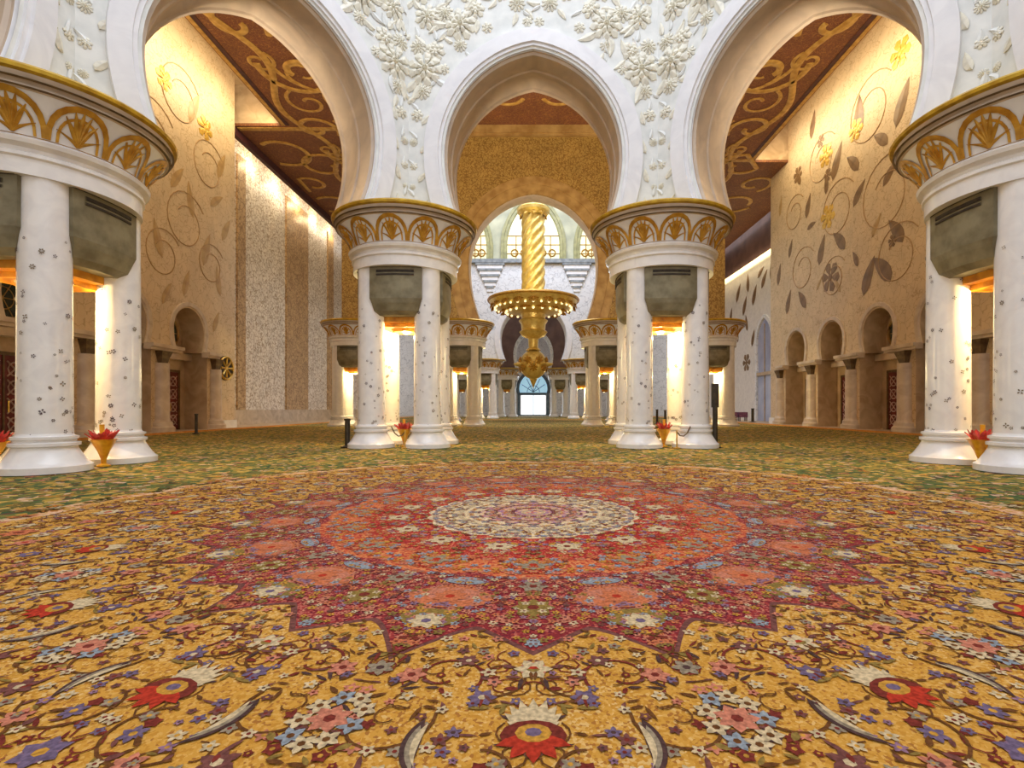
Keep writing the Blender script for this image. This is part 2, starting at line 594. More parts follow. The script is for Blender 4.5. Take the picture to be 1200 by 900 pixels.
def leaf_shape(length, width, depth=0.03, bend=0.0, n=6):
    """pointed leaf along +Z in the XZ plane, a low ridge along its middle"""
    mb = MB()
    L, R, C = [], [], []
    for i in range(n + 1):
        t = i / n
        w = width * 0.5 * (sin(pi * t ** 0.75)) ** 0.8 if 0 < t < 1 else 0.0
        x = bend * length * t * t
        L.append((x - w, 0, length * t))
        R.append((x + w, 0, length * t))
        C.append((x, -depth, length * t))
    o = L + C + R
    k = n + 1
    f = []
    for i in range(n):
        f += [(i, i + 1, k + i + 1, k + i), (k + i, k + i + 1, 2 * k + i + 1, 2 * k + i)]
    return mb.add(o, f)


# ------------------------------------------------------------------ floor
fl = MB()
fl.add([(-30, -8, 0), (30, -8, 0), (30, 108, 0), (-30, 108, 0)], [(0, 1, 2, 3)])
put('floor', (fl, M['tan_plain'], False), kind='structure')

# ------------------------------------------------------------------ octagon walls under the dome
AP_F, AP_B = 10.1, 12.3
HF, HB = AP_F * math.tan(pi / 8), AP_B * math.tan(pi / 8)
Z_RING = 7.85
ARCH = horseshoe(2.6, 3.0, Z_RING, 9.92, 13.45, 12, 16)
wall_me = None
aw = MB()
arch_wall(aw, ARCH, HF, HB, Z_RING, 24.0, 0, AP_B - AP_F, 0)
fr = MB()
sweep(fr, ARCH, [(0.68, 0.0), (0.66, -0.12), (0.20, -0.12), (0.18, -0.06), (0.09, -0.06), (0.07, 0.06), (0.0, 0.10)])
so = MB()
sweep(so, ARCH, [(0.0, 0.10), (0.0, 0.16), (-0.08, 0.20), (-0.08, 0.95), (-0.12, 1.0), (-0.12, 1.2), (-0.05, 1.25), (-0.05, 2.0), (-0.10, 2.05), (-0.10, 2.2)])
ME_OCT = None
FLOWERS = [rosette(9, 0.50, 0.09, 3).mesh('carved_rosette', M['ivory']), rosette(7, 0.40, 0.08, 2).mesh('carved_rosette', M['ivory']),
           rosette(11, 0.36, 0.07, 3).mesh('carved_rosette', M['ivory'])]
LEAFS = [leaf_shape(0.62, 0.26, 0.04, 0.25).mesh('carved_leaf', M['ivory']), leaf_shape(0.5, 0.18, 0.035, -0.3).mesh('carved_leaf', M['spandrel'])]
spots = []
rg = random.Random(3)
# clusters of carved flowers: (x, z, scale)
base_spots = [(3.62, 12.75, 1.25, 0), (3.30, 13.35, 0.9, 1), (3.85, 13.5, 0.8, 2), (3.0, 12.75, 0.5, 1), (3.72, 12.0, 0.8, 2), (3.9, 11.2, 0.55, 1),
              (2.45, 14.25, 1.15, 0), (2.95, 14.6, 0.9, 2), (1.95, 14.75, 0.85, 1), (2.45, 13.55, 0.65, 2), (1.55, 14.15, 0.5, 1), (3.55, 14.5, 0.9, 0),
              (3.75, 15.3, 1.0, 1), (0.55, 14.95, 0.8, 2), (1.1, 15.3, 0.7, 1), (0.2, 14.35, 0.45, 1), (2.3, 15.5, 1.0, 0), (3.0, 15.9, 0.9, 2), (1.3, 16.2, 1.0, 0),
              (0.35, 15.9, 0.9, 0), (3.7, 16.6, 1.0, 2), (2.3, 16.8, 0.9, 1), (4.02, 10.3, 0.42, 2), (4.02, 9.5, 0.36, 1), (4.05, 8.8, 0.30, 2)]


def octagon_wall(name, rz):
    global ME_OCT
    r = structure(name, (0, OC, 0), rz)
    if ME_OCT is None:
        a = put('spandrel', (aw, M['spandrel'], False), r, (0, AP_F, 0))
        b = put('arch_frame', (fr, M['marble'], True), r, (0, AP_F, 0))
        c = put('arch_soffit', (so, M['soffit'], True), r, (0, AP_F, 0))
        ME_OCT = (a.data, b.data, c.data)
    else:
        for nm, me in zip(('spandrel', 'arch_frame', 'arch_soffit'), ME_OCT):
            put(nm, me, r, (0, AP_F, 0))
    for s in (-1, 1):
        for (x, z, sc, k) in base_spots:
            put('carved_rosette', FLOWERS[k], r, (s * x, AP_F - 0.01, z), (0, rg.uniform(0, 6), 0), (sc,) * 3)
            if sc > 0.6:
                for q in range(3):
                    an = rg.uniform(0, 2 * pi)
                    put('carved_leaf', LEAFS[q % 2], r, (s * x + 0.4 * sc * sin(an), AP_F - 0.02, z + 0.4 * sc * cos(an)), (0, an, 0), (sc * 0.9,) * 3)
        for i in range(9):
            z = 8.0 + i * 0.48
            x = 4.0 if i % 2 else 3.86
            if z > 9.2:
                x -= 0.02 * i
            put('carved_leaf', LEAFS[i % 2], r, (s * x, AP_F - 0.015, z), (0, s * (0.5 if i % 2 else -0.5), 0), (0.75,) * 3)
    return r


octagon_wall('wall_front', 0)
octagon_wall('wall_front_left', pi / 4)
octagon_wall('wall_front_right', -pi / 4)
octagon_wall('wall_dome_left', pi / 2)
octagon_wall('wall_dome_right', -pi / 2)

# ------------------------------------------------------------------ column clusters
S = 0.95


def palmette_mesh(rb, rt, zb, zt, narc, simple=False):
    """fan of gold leaves lying on the flaring band, centred on angle 0 (facing +X)"""
    mb = MB()
    H = zt - zb

    def on(a, t, lift):
        r = rb + (rt - rb) * t ** 1.5 + lift
        return (r * cos(a), r * sin(a), zb + H * t)
    hw = narc * 0.5
    for k in range(-3, 4):
        tip = (k / 3.0) * hw * 0.74
        top = 0.90 - 0.05 * k * k
        n = 5
        A, B, C = [], [], []
        for i in range(n + 1):
            t = i / n
            w = hw * 0.11 * sin(pi * min(1, t * 0.85 + 0.12)) + 0.002
            c = tip * t ** 1.4
            z = 0.04 + (top - 0.04) * t - (0.10 * (abs(k) / 3) * t * t if abs(k) == 3 else 0)
            A.append(on(c - w, z, 0.012))
            C.append(on(c, z, 0.05))
            B.append(on(c + w, z, 0.012))
        kk = n + 1
        mb.add(A + C + B, [f for i in range(n) for f in ((i, i + 1, kk + i + 1, kk + i), (kk + i, kk + i + 1, 2 * kk + i + 1, 2 * kk + i))])
    return mb


def arch_ribbon(rb, rt, zb, zt, narc):
    mb = MB()
    H = zt - zb

    def on(a, t, lift):
        r = rb + (rt - rb) * t ** 1.5 + lift
        return (r * cos(a), r * sin(a), zb + H * t)
    hw = narc * 0.5
    for (w0, w1, lift) in ((0.86, 1.04, 0.03), (0.62, 0.72, 0.02)):
        A, B = [], []
        n = 12
        for i in range(n + 1):
            q = pi * i / n
            A.append(on(-cos(q) * hw * w0, 0.03 + (0.84 if w0 > 0.8 else 0.66) * sin(q) ** 0.8, lift))
            B.append(on(-cos(q) * hw * w1, 0.03 + (0.97 if w1 > 0.8 else 0.72) * sin(q) ** 0.8, lift))
        mb.add(A + B, [(i, i + 1, n + 2 + i, n + 1 + i) for i in range(n)])
    return mb


def inlay_mesh(seed, r0, count):
    rr = random.Random(seed)
    mb = MB()
    for k in range(count):
        a = rr.uniform(0, 2 * pi)
        z = 0.75 + 4.4 * rr.random() ** 1.5
        size = rr.uniform(0.028, 0.062)
        mi = 0 if rr.random() < 0.62 else 1
        rot = rr.uniform(0, 6)
        R = r0 + 0.004
        np_ = rr.choice((4, 5, 6))
        for p in range(np_):
            q = rot + 2 * pi * p / np_
            pts = []
            for (d, w) in ((0.15, 0), (0.7, 0.42), (1.0, 0), (0.7, -0.42)):
                u = size * d * cos(q + w)
                v = size * d * sin(q + w)
                pts.append((R * cos(a + u / R), R * sin(a + u / R), z + v))
            mb.add(pts, [(0, 1, 2, 3)], mi)
    return mb


def cluster(name, label, loc, group, detail=True):
    t = thing(name, label, 'column', loc, 0, group)
    shaft = MB().lathe([(0.455, 0.60), (0.45, 1.2), (0.44, 3.0), (0.425, 5.6), (0.42, 6.15)], 28)
    base = MB().lathe([(0.0, 0), (0.78, 0), (0.78, 0.13), (0.72, 0.17), (0.66, 0.25), (0.58, 0.38), (0.53, 0.48), (0.52, 0.52), (0.57, 0.54), (0.57, 0.60), (0.50, 0.62),
                       (0.50, 0.66), (0.54, 0.68), (0.54, 0.73), (0.47, 0.75), (0.45, 0.80)], 28)
    sm = bm_ = None
    for i, (sx, sy) in enumerate(((-1, -1), (1, -1), (-1, 1), (1, 1))):
        if sm is None:
            c = put('column_shaft', (shaft, M['marble_plain'], True), t, (sx * S, sy * S, 0))
            b = put('column_base', (base, M['marble_plain'], True), c)
            sm, bm_ = c.data, b.data
        else:
            c = put('column_shaft', sm, t, (sx * S, sy * S, 0))
            put('column_base', bm_, c)
        if detail:
            put('flower_inlay', (inlay_mesh(20 + i, 0.453, 95), [M['inlay_dark'], M['inlay_olive']], False), c, kind='stuff')
    # bronze panels hung between the column heads
    pn = MB()
    pw = 0.86
    for (z0, z1, w0, w1, y0, y1) in ():
        pass
    zs = [(4.42, 0.60, -1.20), (4.55, 0.74, -1.34), (4.80, 0.80, -1.42), (4.95, pw, -1.45), (5.4, pw, -1.45), (6.0, pw, -1.45)]
    rows = []
    for (z, w, y) in zs:
        row = []
        for i in range(9):
            u = -1 + 2 * i / 8
            row.append((u * w, y - 0.10 * (1 - u * u), z))
        row += [(w, -0.78, z), (-w, -0.78, z)]
        rows.append(row)
    k = len(rows[0])
    v = [p for r_ in rows for p in r_]
    f = []
    for j in range(len(rows) - 1):
        for i in range(k):
            i2 = (i + 1) % k
            f.append((j * k + i, j * k + i2, (j + 1) * k + i2, (j + 1) * k + i))
    f += [tuple(range(k)), tuple((len(rows) - 1) * k + i for i in range(k))]
    pn.add(v, f)
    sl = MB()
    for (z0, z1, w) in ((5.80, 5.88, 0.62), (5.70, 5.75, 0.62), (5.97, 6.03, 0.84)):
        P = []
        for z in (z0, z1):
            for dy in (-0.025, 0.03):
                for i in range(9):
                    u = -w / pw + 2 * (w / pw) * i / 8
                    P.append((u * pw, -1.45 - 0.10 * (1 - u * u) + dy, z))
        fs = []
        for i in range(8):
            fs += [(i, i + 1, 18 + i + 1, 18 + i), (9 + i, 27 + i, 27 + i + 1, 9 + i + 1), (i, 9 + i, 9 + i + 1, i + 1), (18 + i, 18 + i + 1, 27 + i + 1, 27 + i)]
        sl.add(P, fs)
    pm = None
    for q in range(4):
        if pm is None:
            p = put('bronze_panel', (pn, M['grille'], False), t, (0, 0, 0), (0, 0, q * pi / 2))
            s_ = put('vent_slot', (sl, M['grille_dark'], False), p)
            pm = (p.data, s_.data)
        else:
            p = put('bronze_panel', pm[0], t, (0, 0, 0), (0, 0, q * pi / 2))
            put('vent_slot', pm[1], p)
    sf = MB().box(-0.95, 0.95, -0.95, 0.95, 4.25, 4.45)
    sf.box(-0.70, 0.70, -0.70, 0.70, 4.12, 4.25)
    sf.lathe([(0.0, 4.02), (0.45, 4.02), (0.55, 4.13)], 16)
    put('soffit', (sf, M['amber'], False), t)
    put('downlight', (MB().lathe([(0.0, 3.99), (0.10, 3.99), (0.13, 4.03)], 12), M['lamp'], False), t)
    hd = MB().lathe([(0.0, 5.98), (1.80, 5.98), (1.80, 6.30), (1.85, 6.33), (1.85, 6.40), (1.80, 6.43), (1.82, 6.50), (1.93, 6.56), (1.96, 6.64), (1.90, 6.70), (1.84, 6.72)], 64)
    put('neck_drum', (hd, M['marble_plain'], True), t)
    ZB, ZT, RB, RT = 6.72, 7.45, 1.84, 2.28
    cp = MB().lathe([(RB + (RT - RB) * (i / 6) ** 1.5, ZB + (ZT - ZB) * i / 6) for i in range(7)], 64)
    put('capital_band', (cp, M['marble'], True), t)
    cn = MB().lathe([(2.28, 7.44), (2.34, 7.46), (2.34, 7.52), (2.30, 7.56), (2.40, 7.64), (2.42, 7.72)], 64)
    put('capital_cornice', (cn, M['bronze'] if False else M['soffit'], True), t)  # darker tan carries the shade under the gold rim
    for zz_ in (7.475, 7.60):  # dark rings painted in as the shadow lines of the moulding
        put('cornice_shade_line', (MB().lathe([(2.33 + (zz_ - 7.47) * 0.55, zz_ - 0.022), (2.375 + (zz_ - 7.47) * 0.55, zz_), (2.33 + (zz_ - 7.47) * 0.55, zz_ + 0.022)], 64), M['bronze'], True), t)
    rim = MB().lathe([(2.42, 7.71), (2.50, 7.74), (2.52, 7.80), (2.46, 7.86), (0.0, 7.86)], 64)
    put('gold_rim', (rim, M['gold_rim'], True), t)
    bead = MB().lathe([(1.83, 6.70), (1.90, 6.715), (1.83, 6.73)], 64)
    put('gold_bead', (bead, M['gold_flat'], True), t)
    N = 12
    pal = palmette_mesh(RB, RT, ZB, ZT, 2 * pi / N * 0.95)
    rib = arch_ribbon(RB, RT, ZB, ZT, 2 * pi / N)
    pme = rme = None
    for q in range(N):
        a = 2 * pi * q / N + pi / 2
        if pme is None:
            p = put('gold_palmette', (pal, M['gold_flat'], False), t, (0, 0, 0), (0, 0, a))
            r = put('arch_ribbon', (rib, M['gold_flat'], False), t, (0, 0, 0), (0, 0, a))
            pme, rme = p.data, r.data
        else:
            put('gold_palmette', pme, t, (0, 0, 0), (0, 0, a))
            put('arch_ribbon', rme, t, (0, 0, 0), (0, 0, a))
    return t


ND = 18.35
G1 = 'column clusters under the dome'
c0 = cluster('column_cluster', 'white four column cluster left of the central arch, second cluster from the left edge', (-4.55, ND, 0.044), G1)
dup(c0, 'white four column cluster right of the central arch, behind the tall dark post', (4.55, ND, 0.044))
dup(c0, 'large flower inlaid column cluster cut by the left edge of the photo', (-11.15, 11.65, 0.044))
dup(c0, 'large flower inlaid column cluster cut by the right edge of the photo', (11.15, 11.65, 0.044))
# second row, carrying the gold wall: the same clusters without the tiny inlays
c1 = cluster('column_cluster', 'distant column cluster behind the left central cluster, under the gold arch', (-5.5, 39.4, 0.044), 'column clusters under the gold wall', False)
dup(c1, 'distant column cluster behind the right central cluster, under the gold arch', (5.5, 39.4, 0.044))
dup(c1, 'distant column cluster at the left end of the gold wall, beside the dark barrier post', (-13.7, 39.4, 0.044))
dup(c1, 'distant column cluster at the right end of the gold wall, behind the tall dark post', (13.7, 39.4, 0.044))
for (x, y, lab) in ((-6.4, 69, 'tiny far column cluster under the white wall, left of the glass door'), (6.4, 69, 'tiny far column cluster under the white wall, right of the glass door'),
                    (-4.3, 84, 'farthest column cluster nearest the left side of the glass door'), (4.3, 84, 'farthest column cluster nearest the right side of the glass door'),
                    (-11.6, 84, 'farthest column cluster at the left end of the far row'), (11.6, 84, 'farthest column cluster at the right end of the far row'),
                    (-9.4, 54, 'far column cluster half hidden behind the left gold arch foot'), (9.4, 54, 'far column cluster half hidden behind the right gold arch foot')):
    c = dup(c1, lab, (x, y, 0.044))
    c['group'] = 'far column clusters of the white hall'
for (x, y) in ((-4.55, ND), (4.55, ND), (-11.15, 11.65), (11.15, 11.65)):
    point_light('cluster_lamp', (x, y, 3.9), 330, (1.0, 0.78, 0.36), 0.05)
for (x, y, p) in ((-5.5, 39.4, 300), (5.5, 39.4, 300), (-13.7, 39.4, 420), (13.7, 39.4, 420), (-6.4, 69, 300), (6.4, 69, 300)):
    point_light('cluster_lamp', (x, y, 3.9), p, (1.0, 0.78, 0.36), 0.05)

# ------------------------------------------------------------------ ceiling with gold scrolls
CZ = 22.35
cl = structure('ceiling', (0, 0, 0))
ob = AP_B * math.tan(pi / 8)
cm = MB()


def slab(mb, P, z0, z1, mi=0):
    n = len(P)
    mb.add([(x, y, z0) for x, y in P] + [(x, y, z1) for x, y in P],
           [tuple(range(n)), tuple(range(n, 2 * n))] + [(i, (i + 1) % n, n + (i + 1) % n, n + i) for i in range(n)], mi)


EX, YL, YR, FX = 18.7, 38.0, 43.6, 22.5
slab(cm, [(-EX, -6), (-AP_B, -6), (-AP_B, OC + ob), (-AP_B, YL), (-EX, YL)], CZ, CZ + 0.2)
slab(cm, [(EX, -6), (AP_B, -6), (AP_B, OC + ob), (AP_B, YR), (EX, YR)], CZ, CZ + 0.2)
slab(cm, [(-AP_B, OC + ob), (-ob, OC + AP_B), (ob, OC + AP_B), (AP_B, OC + ob), (AP_B, 38.2), (-AP_B, 38.2)], CZ, CZ + 0.2)
slab(cm, [(-FX, YL), (-AP_B, YL), (-AP_B, 74), (-FX, 74)], CZ + 0.001, CZ + 0.2)
slab(cm, [(25.2, YR), (AP_B, YR), (AP_B, 74), (25.2, 74)], CZ + 0.001, CZ + 0.2)
put('ceiling_panel', (cm, M['ceiling'], False), cl)
# end faces that close the coves, the fascia and the border lines
put('cove_end', (MB().box(-25.2, -EX, YL, YL + 0.2, CZ + 0.2, 25.6).box(EX, 25.2, YR, YR + 0.2, CZ + 0.2, 25.6), M['tan_plain'], False), cl)
put('fascia', (MB().box(-FX, -FX + 0.35, YL, 74, CZ - 0.6, CZ), M['maroon'], False), cl)
gb = MB()
gb.box(-EX + 0.1, -EX + 0.35, -6, YL - 0.1, CZ - 0.05, CZ)
gb.box(EX - 0.35, EX - 0.1, -6, YR - 0.1, CZ - 0.05, CZ)
gb.box(-FX + 0.4, -AP_B, YL + 0.2, YL + 0.6, CZ - 0.05, CZ)
gb.box(AP_B, EX - 0.3, YR - 0.5, YR - 0.1, CZ - 0.05, CZ)
put('gold_border', (gb, M['ceiling_gold'], False), cl)
dk = MB()
dk.box(-EX + 0.36, -EX + 0.65, -6, YL - 0.1, CZ - 0.03, CZ)
dk.box(EX - 0.65, EX - 0.36, -6, YR - 0.1, CZ - 0.03, CZ)
put('dark_border', (dk, M['maroon'], False), cl)


def ribbon(pts, w, z):
    return MB().tube([(x, y, z) for x, y in pts], w, 6, 0, 0.35)


def scroll(pts, w):
    pts = [p for p in pts if abs(p[0]) < EX - 0.8 or (p[0] < 0 and p[1] > YL + 0.8 and abs(p[0]) < FX - 0.8) or (p[0] > 0 and p[1] > YR + 0.8)]
    if len(pts) < 5:
        return
    put('gold_scroll', (ribbon(pts, w, CZ - 0.03), M['ceiling_gold'], True), cl)


for s in (-1, 1):
    for j, y0 in enumerate((20.0, 30.5, 41.0, 51.5, 62.0)):
        X = lambda x: s * x

        def mir(P):
            return [(s * x, y) for x, y in P]
        # long undulating stem near the outer edge, then spirals curling inward
        scroll(mir([(17.7 - 1.6 * (0.5 - 0.5 * cos(2 * pi * t / 16)), y0 - 5 + 10.5 * t / 16) for t in range(17)]), 0.22)
        scroll(mir(arc_pts(14.6, y0 + 1.5, 2.4, 0.5, -0.4, 2.1 * pi, 30)), 0.22)
        scroll(mir(arc_pts(16.3, y0 - 2.6, 1.7, 0.35, 2.6, 2.6 + 2.2 * pi, 26)), 0.19)
        scroll(mir(arc_pts(12.0, y0 + 4.0, 2.1, 0.4, 0.4, 0.4 - 2.1 * pi, 28)), 0.19)
        scroll(mir(arc_pts(11.4, y0 - 1.8, 1.6, 0.3, 3.2, 3.2 - 2 * pi, 24)), 0.16)
        scroll(mir(arc_pts(15.0, y0 - 5.0, 4.2, 2.6, 1.9, 3.9, 18)), 0.20)
        scroll(mir(arc_pts(12.8, y0 + 0.6, 3.3, 3.0, -0.2, 1.3, 12)), 0.15)
        scroll(mir(arc_pts(15.4, y0 + 4.6, 1.5, 0.3, 5.2, 5.2 + 2.1 * pi, 24)), 0.13)
        scroll(mir(arc_pts(13.2, y0 - 4.0, 1.4, 0.3, 0.2, 0.2 + 2.1 * pi, 24)), 0.13)
        scroll(mir(arc_pts(16.6, y0 + 0.4, 1.0, 0.25, 4.0, 4.0 - 2.1 * pi, 22)), 0.12)
        scroll(mir(arc_pts(14.4, y0 + 1.6, 1.2, 0.3, 1.0, 1.0 - 2.0 * pi, 22)), 0.11)
        if y0 > 38:
            scroll(mir(arc_pts(20.5, y0 + 1.0, 2.2, 1.6, 0.4, 0.4 + 1.9 * pi, 30)), 0.2)
            scroll(mir(arc_pts(18.0, y0 + 3.4, 2.4, 0.6, 3.6, 3.6 + 2 * pi, 26)), 0.2)
            scroll(mir(arc_pts(20.6, y0 - 3.6, 1.8, 0.6, 1.0, 1.0 - 2 * pi, 26)), 0.18)
    # central bay before the gold wall: scrolls springing from the middle
    for y0 in (24.0, 32.0):
        scroll([(s * x, y) for x, y in arc_pts(3.6, y0 + 1.5, 3.4, 3.2, 3.1, 5.2, 18)], 0.2)
        scroll([(s * x, y) for x, y in arc_pts(4.6, y0 + 3.0, 1.9, 0.3, 0.2, 0.2 + 2 * pi, 24)], 0.16)
        scroll([(s * x, y) for x, y in arc_pts(1.9, y0 + 2.2, 1.3, 0.25, 2.8, 2.8 - 2 * pi, 24)], 0.16)
        scroll([(s * x, y) for x, y in arc_pts(7.4, y0 + 3.2, 2.0, 0.4, 2.0, 2.0 - 2.1 * pi, 24)], 0.16)
    scroll([(s * x, y) for x, y in ((0.1, 37.4), (0.5, 35.5), (0.3, 34.0), (1.2, 33.0))], 0.18)

# ------------------------------------------------------------------ gold wall of the second row
gw = structure('wall_gold', (0, 38.2, 0))
GA = horseshoe(4.0, 4.84, 7.9, 12.1, 17.35, 12, 16)
m_ = MB()
arch_wall(m_, GA, 14.3, 14.3, 7.9, CZ, 0, 1.4)
put('mosaic_face', (m_, M['gold_mosaic'], False), gw)
m_ = MB()
sweep(m_, GA, [(1.35, 0.0), (1.33, -0.10), (0.75, -0.10), (0.73, -0.04), (0.05, -0.04), (0.0, 0.05)])
put('arch_frame', (m_, M['gold_band'], True), gw)
m_ = MB()
sweep(m_, GA, [(0.0, 0.05), (-0.03, 0.1), (-0.03, 1.4)])
put('arch_soffit', (m_, M['soffit'], True), gw)
m_ = MB()
m_.box(-14.3, 14.3, -0.35, 0, CZ - 0.55, CZ)
m_.box(-14.3, 14.3, -0.25, 0, CZ - 0.75, CZ - 0.55)
put('cornice', (m_, M['gold_band'], False), gw)

# ------------------------------------------------------------------ side walls with niches
WX = 21.7
NICHE = horseshoe(1.18, 1.42, 5.0, 6.25, 7.7, 6, 10, jamb=(1.75, 0.0))
nb = MB()
arch_wall(nb, NICHE, 2.5, 2.5, 0.0, 27.0, 0, 1.5)
ns = MB()
sweep(ns, NICHE, [(0, 0), (0, 1.5)])
na = MB()
sweep(na, horseshoe(1.18, 1.42, 5.0, 6.25, 7.7, 6, 10), [(0.36, 0), (0.34, -0.10), (0.10, -0.10), (0.06, -0.02), (0, 0.02)])
nk = MB()
nk.add([(-2.4, 1.49, 0), (2.4, 1.49, 0), (2.4, 1.49, 8.2), (-2.4, 1.49, 8.2)], [(0, 1, 2, 3)])
imp = MB()
for (x0, x1) in ((-2.5, -1.2), (1.2, 2.5)):
    imp.box(x0, x1, -0.55, 0.0, 4.86, 5.06)
    imp.box(x0, x1, -0.42, 0.0, 4.70, 4.86)
imp.box(-1.75, 1.75, 1.0, 1.5, 4.5, 4.95)
pil = MB().lathe([(0.0, 0.0), (0.72, 0.0), (0.72, 0.25), (0.62, 0.34), (0.60, 0.55), (0.50, 0.62), (0.46, 0.75), (0.44, 4.0), (0.0, 4.0)], 20)
cap = MB().lathe([(0.30, 3.95), (0.36, 4.05), (0.46, 4.35), (0.62, 4.70)], 4, a0=pi / 4, a1=2 * pi + pi / 4)
door_ms = None
WIN = None
niche_meshes = None
LEAFM = [leaf_shape(1.0, 0.36, 0.02, 0.15).mesh('inlaid_leaf', M['leaf_brown']), leaf_shape(1.0, 0.42, 0.02, -0.2).mesh('inlaid_leaf', M['leaf_brown']),
         leaf_shape(1.0, 0.30, 0.02, 0.1).mesh('inlaid_leaf', M['leaf_tan'])]
FLW = [rosette(6, 1.0, 0.03, 1).mesh('inlaid_flower', M['leaf_brown']), rosette(6, 1.0, 0.05, 2).mesh('gold_flower', M['gold_glow'])]
door_n = [0]
win_n = [0]


def niche_bay(wall, side, yc):
    """one arched bay, wall is rotated so that local x runs along it and +y goes into it"""
    global niche_meshes
    lx = -yc if side > 0 else yc
    specs = (('wall_bay', nb, M['tan']), ('niche_jamb', ns, M['tan_plain']), ('niche_arch', na, M['pier']), ('niche_back', nk, M['tan_plain']),
             ('impost', imp, M['pier']))
    if niche_meshes is None:
        niche_meshes = [put(nm, (mb, m, False), wall, (lx, 0, 0)).data for nm, mb, m in specs]
    else:
        for (nm, mb, m), me in zip(specs, niche_meshes):
            put(nm, me, wall, (lx, 0, 0))
    # door in the niche
    global door_ms, WIN
    door_n[0] += 1
    d = structure('door_%d' % door_n[0], wall.matrix_basis @ Vector((lx, 1.48, 0)), wall.rotation_euler.z)
    if door_ms is None:
        a = MB().box(-1.0, 1.0, -0.08, 0, 0.05, 3.7)
        b = MB()
        b.box(-1.12, -0.98, -0.13, 0, 0, 3.85)
        b.box(0.98, 1.12, -0.13, 0, 0, 3.85)
        b.box(-1.12, 1.12, -0.13, 0, 3.7, 3.85)
        b.box(-0.04, 0.04, -0.12, 0, 0.05, 3.7)
        c = MB()
        for s in (-0.5, 0.5):
            for k in range(4):
                z = 0.65 + k * 0.82
                P = arc_pts(s, z, 0.30, 0.30, 0, 2 * pi, 10)
                c.tube([(x, -0.1, y) for x, y in P], 0.04, 4)
                c.tube([(s - 0.34, -0.1, z - 0.34), (s + 0.34, -0.1, z + 0.34)], 0.035, 4)
                c.tube([(s + 0.34, -0.1, z - 0.34), (s - 0.34, -0.1, z + 0.34)], 0.035, 4)
        h = MB().tube([(0.12, -0.2, 1.2), (0.12, -0.2, 1.7)], 0.035, 6)
        o1 = put('door_leaf', (a, M['door_red'], False), d)
        o2 = put('door_frame', (b, M['bronze'], False), d)
        o3 = put('door_lattice', (c, M['door_white'], False), o1)
        o4 = put('door_handle', (h, M['gold'], False), o1)
        door_ms = [o.data for o in (o1, o2, o3, o4)]
    else:
        o1 = put('door_leaf', door_ms[0], d)
        put('door_frame', door_ms[1], d)
        put('door_lattice', door_ms[2], o1)
        put('door_handle', door_ms[3], o1)
    win_n[0] += 1
    w = structure('window_%d' % win_n[0], wall.matrix_basis @ Vector((lx, 1.47, 6.2)), wall.rotation_euler.z)
    if WIN is None:
        g = MB().add([(1.0 * cos(2 * pi * i / 24), -0.02, 1.0 * sin(2 * pi * i / 24)) for i in range(24)], [tuple(range(24))])
        f_ = MB().tube([(1.02 * cos(2 * pi * i / 24), -0.05, 1.02 * sin(2 * pi * i / 24)) for i in range(25)], 0.09, 6)
        l_ = MB()
        for k in range(6):
            l_.tube([(0, -0.05, 0), (1.0 * cos(k * pi / 3), -0.05, 1.0 * sin(k * pi / 3))], 0.025, 4)
        l_.tube([(0.5 * cos(2 * pi * i / 16), -0.05, 0.5 * sin(2 * pi * i / 16)) for i in range(17)], 0.025, 4)
        o1 = put('window_pane', (g, M['glass_dark'], False), w)
        o2 = put('window_frame', (f_, M['gold_band'], True), w)
        o3 = put('window_lattice', (l_, M['gold_band'], False), o2)
        WIN = [o.data for o in (o1, o2, o3)]
    else:
        put('window_pane', WIN[0], w)
        o2 = put('window_frame', WIN[1], w)
        put('window_lattice', WIN[2], o2)


PIL = [None, None]


def pilaster(wall, side, y):
    lx = -y if side > 0 else y
    if PIL[0] is None:
        p = put('pilaster', (pil, M['pier'], True), wall, (lx, 0, 0))
        c = put('pilaster_capital', (cap, M['bronze'], False), p)
        PIL[0], PIL[1] = p.data, c.data
    else:
        p = put('pilaster', PIL[0], wall, (lx, 0, 0))
        put('pilaster_capital', PIL[1], p)


for side, bays, yend, nm in ((-1, (17.3, 22.3, 27.3, 32.3), 37.2, 'wall_left'), (1, (17.3, 22.3, 27.3, 32.3, 37.3, 42.3), 46.8, 'wall_right')):
    w = structure(nm, (side * WX, 0, 0), -side * pi / 2)
    for yc in bays:
        niche_bay(w, side, yc)
        pilaster(w, side, yc - 2.5)
    pilaster(w, side, bays[-1] + 2.5)
    y0 = bays[-1] + 2.5

    def lxr(a, b):
        return (min(-a * side, -b * side), max(-a * side, -b * side))
    e = MB()
    a, b = lxr(y0, yend)
    e.box(a, b, 0, 3.6, 0, 27)
    put('wall_end', (e, M['tan'], False), w)
    e = MB()
    a, b = lxr(-6, 14.8)
    e.box(a, b, 0, 1.5, 0, 27)
    put('wall_plain', (e, M['tan'], False), w)
    e = MB()
    a, b = lxr(y0 + 0.4, yend + 0.08)
    e.box(a, b, -0.12, 3.68, 0, 0.55)
    put('baseboard', (e, M['marble_plain'], False), w)
    e = MB()
    a, b = lxr(-6, yend + 0.8)
    e.box(a, b, -3.2, 0.0, 25.6, 25.8)
    put('cove_top', (e, M['tan_plain'], False), w)


def on_wall(px, py, side):
    d = WX * 600 / abs(px - 625)
    return d, EYE + (479 - py) * d / 600


WR = bpy.data.objects['wall_right']
WL = bpy.data.objects['wall_left']


def inlay(side, Y, Z, me, ang, size, name):
    w = WR if side > 0 else WL
    put(name, me, w, (-Y if side > 0 else Y, -0.015, Z), (0, ang, 0), (size, 1, size))


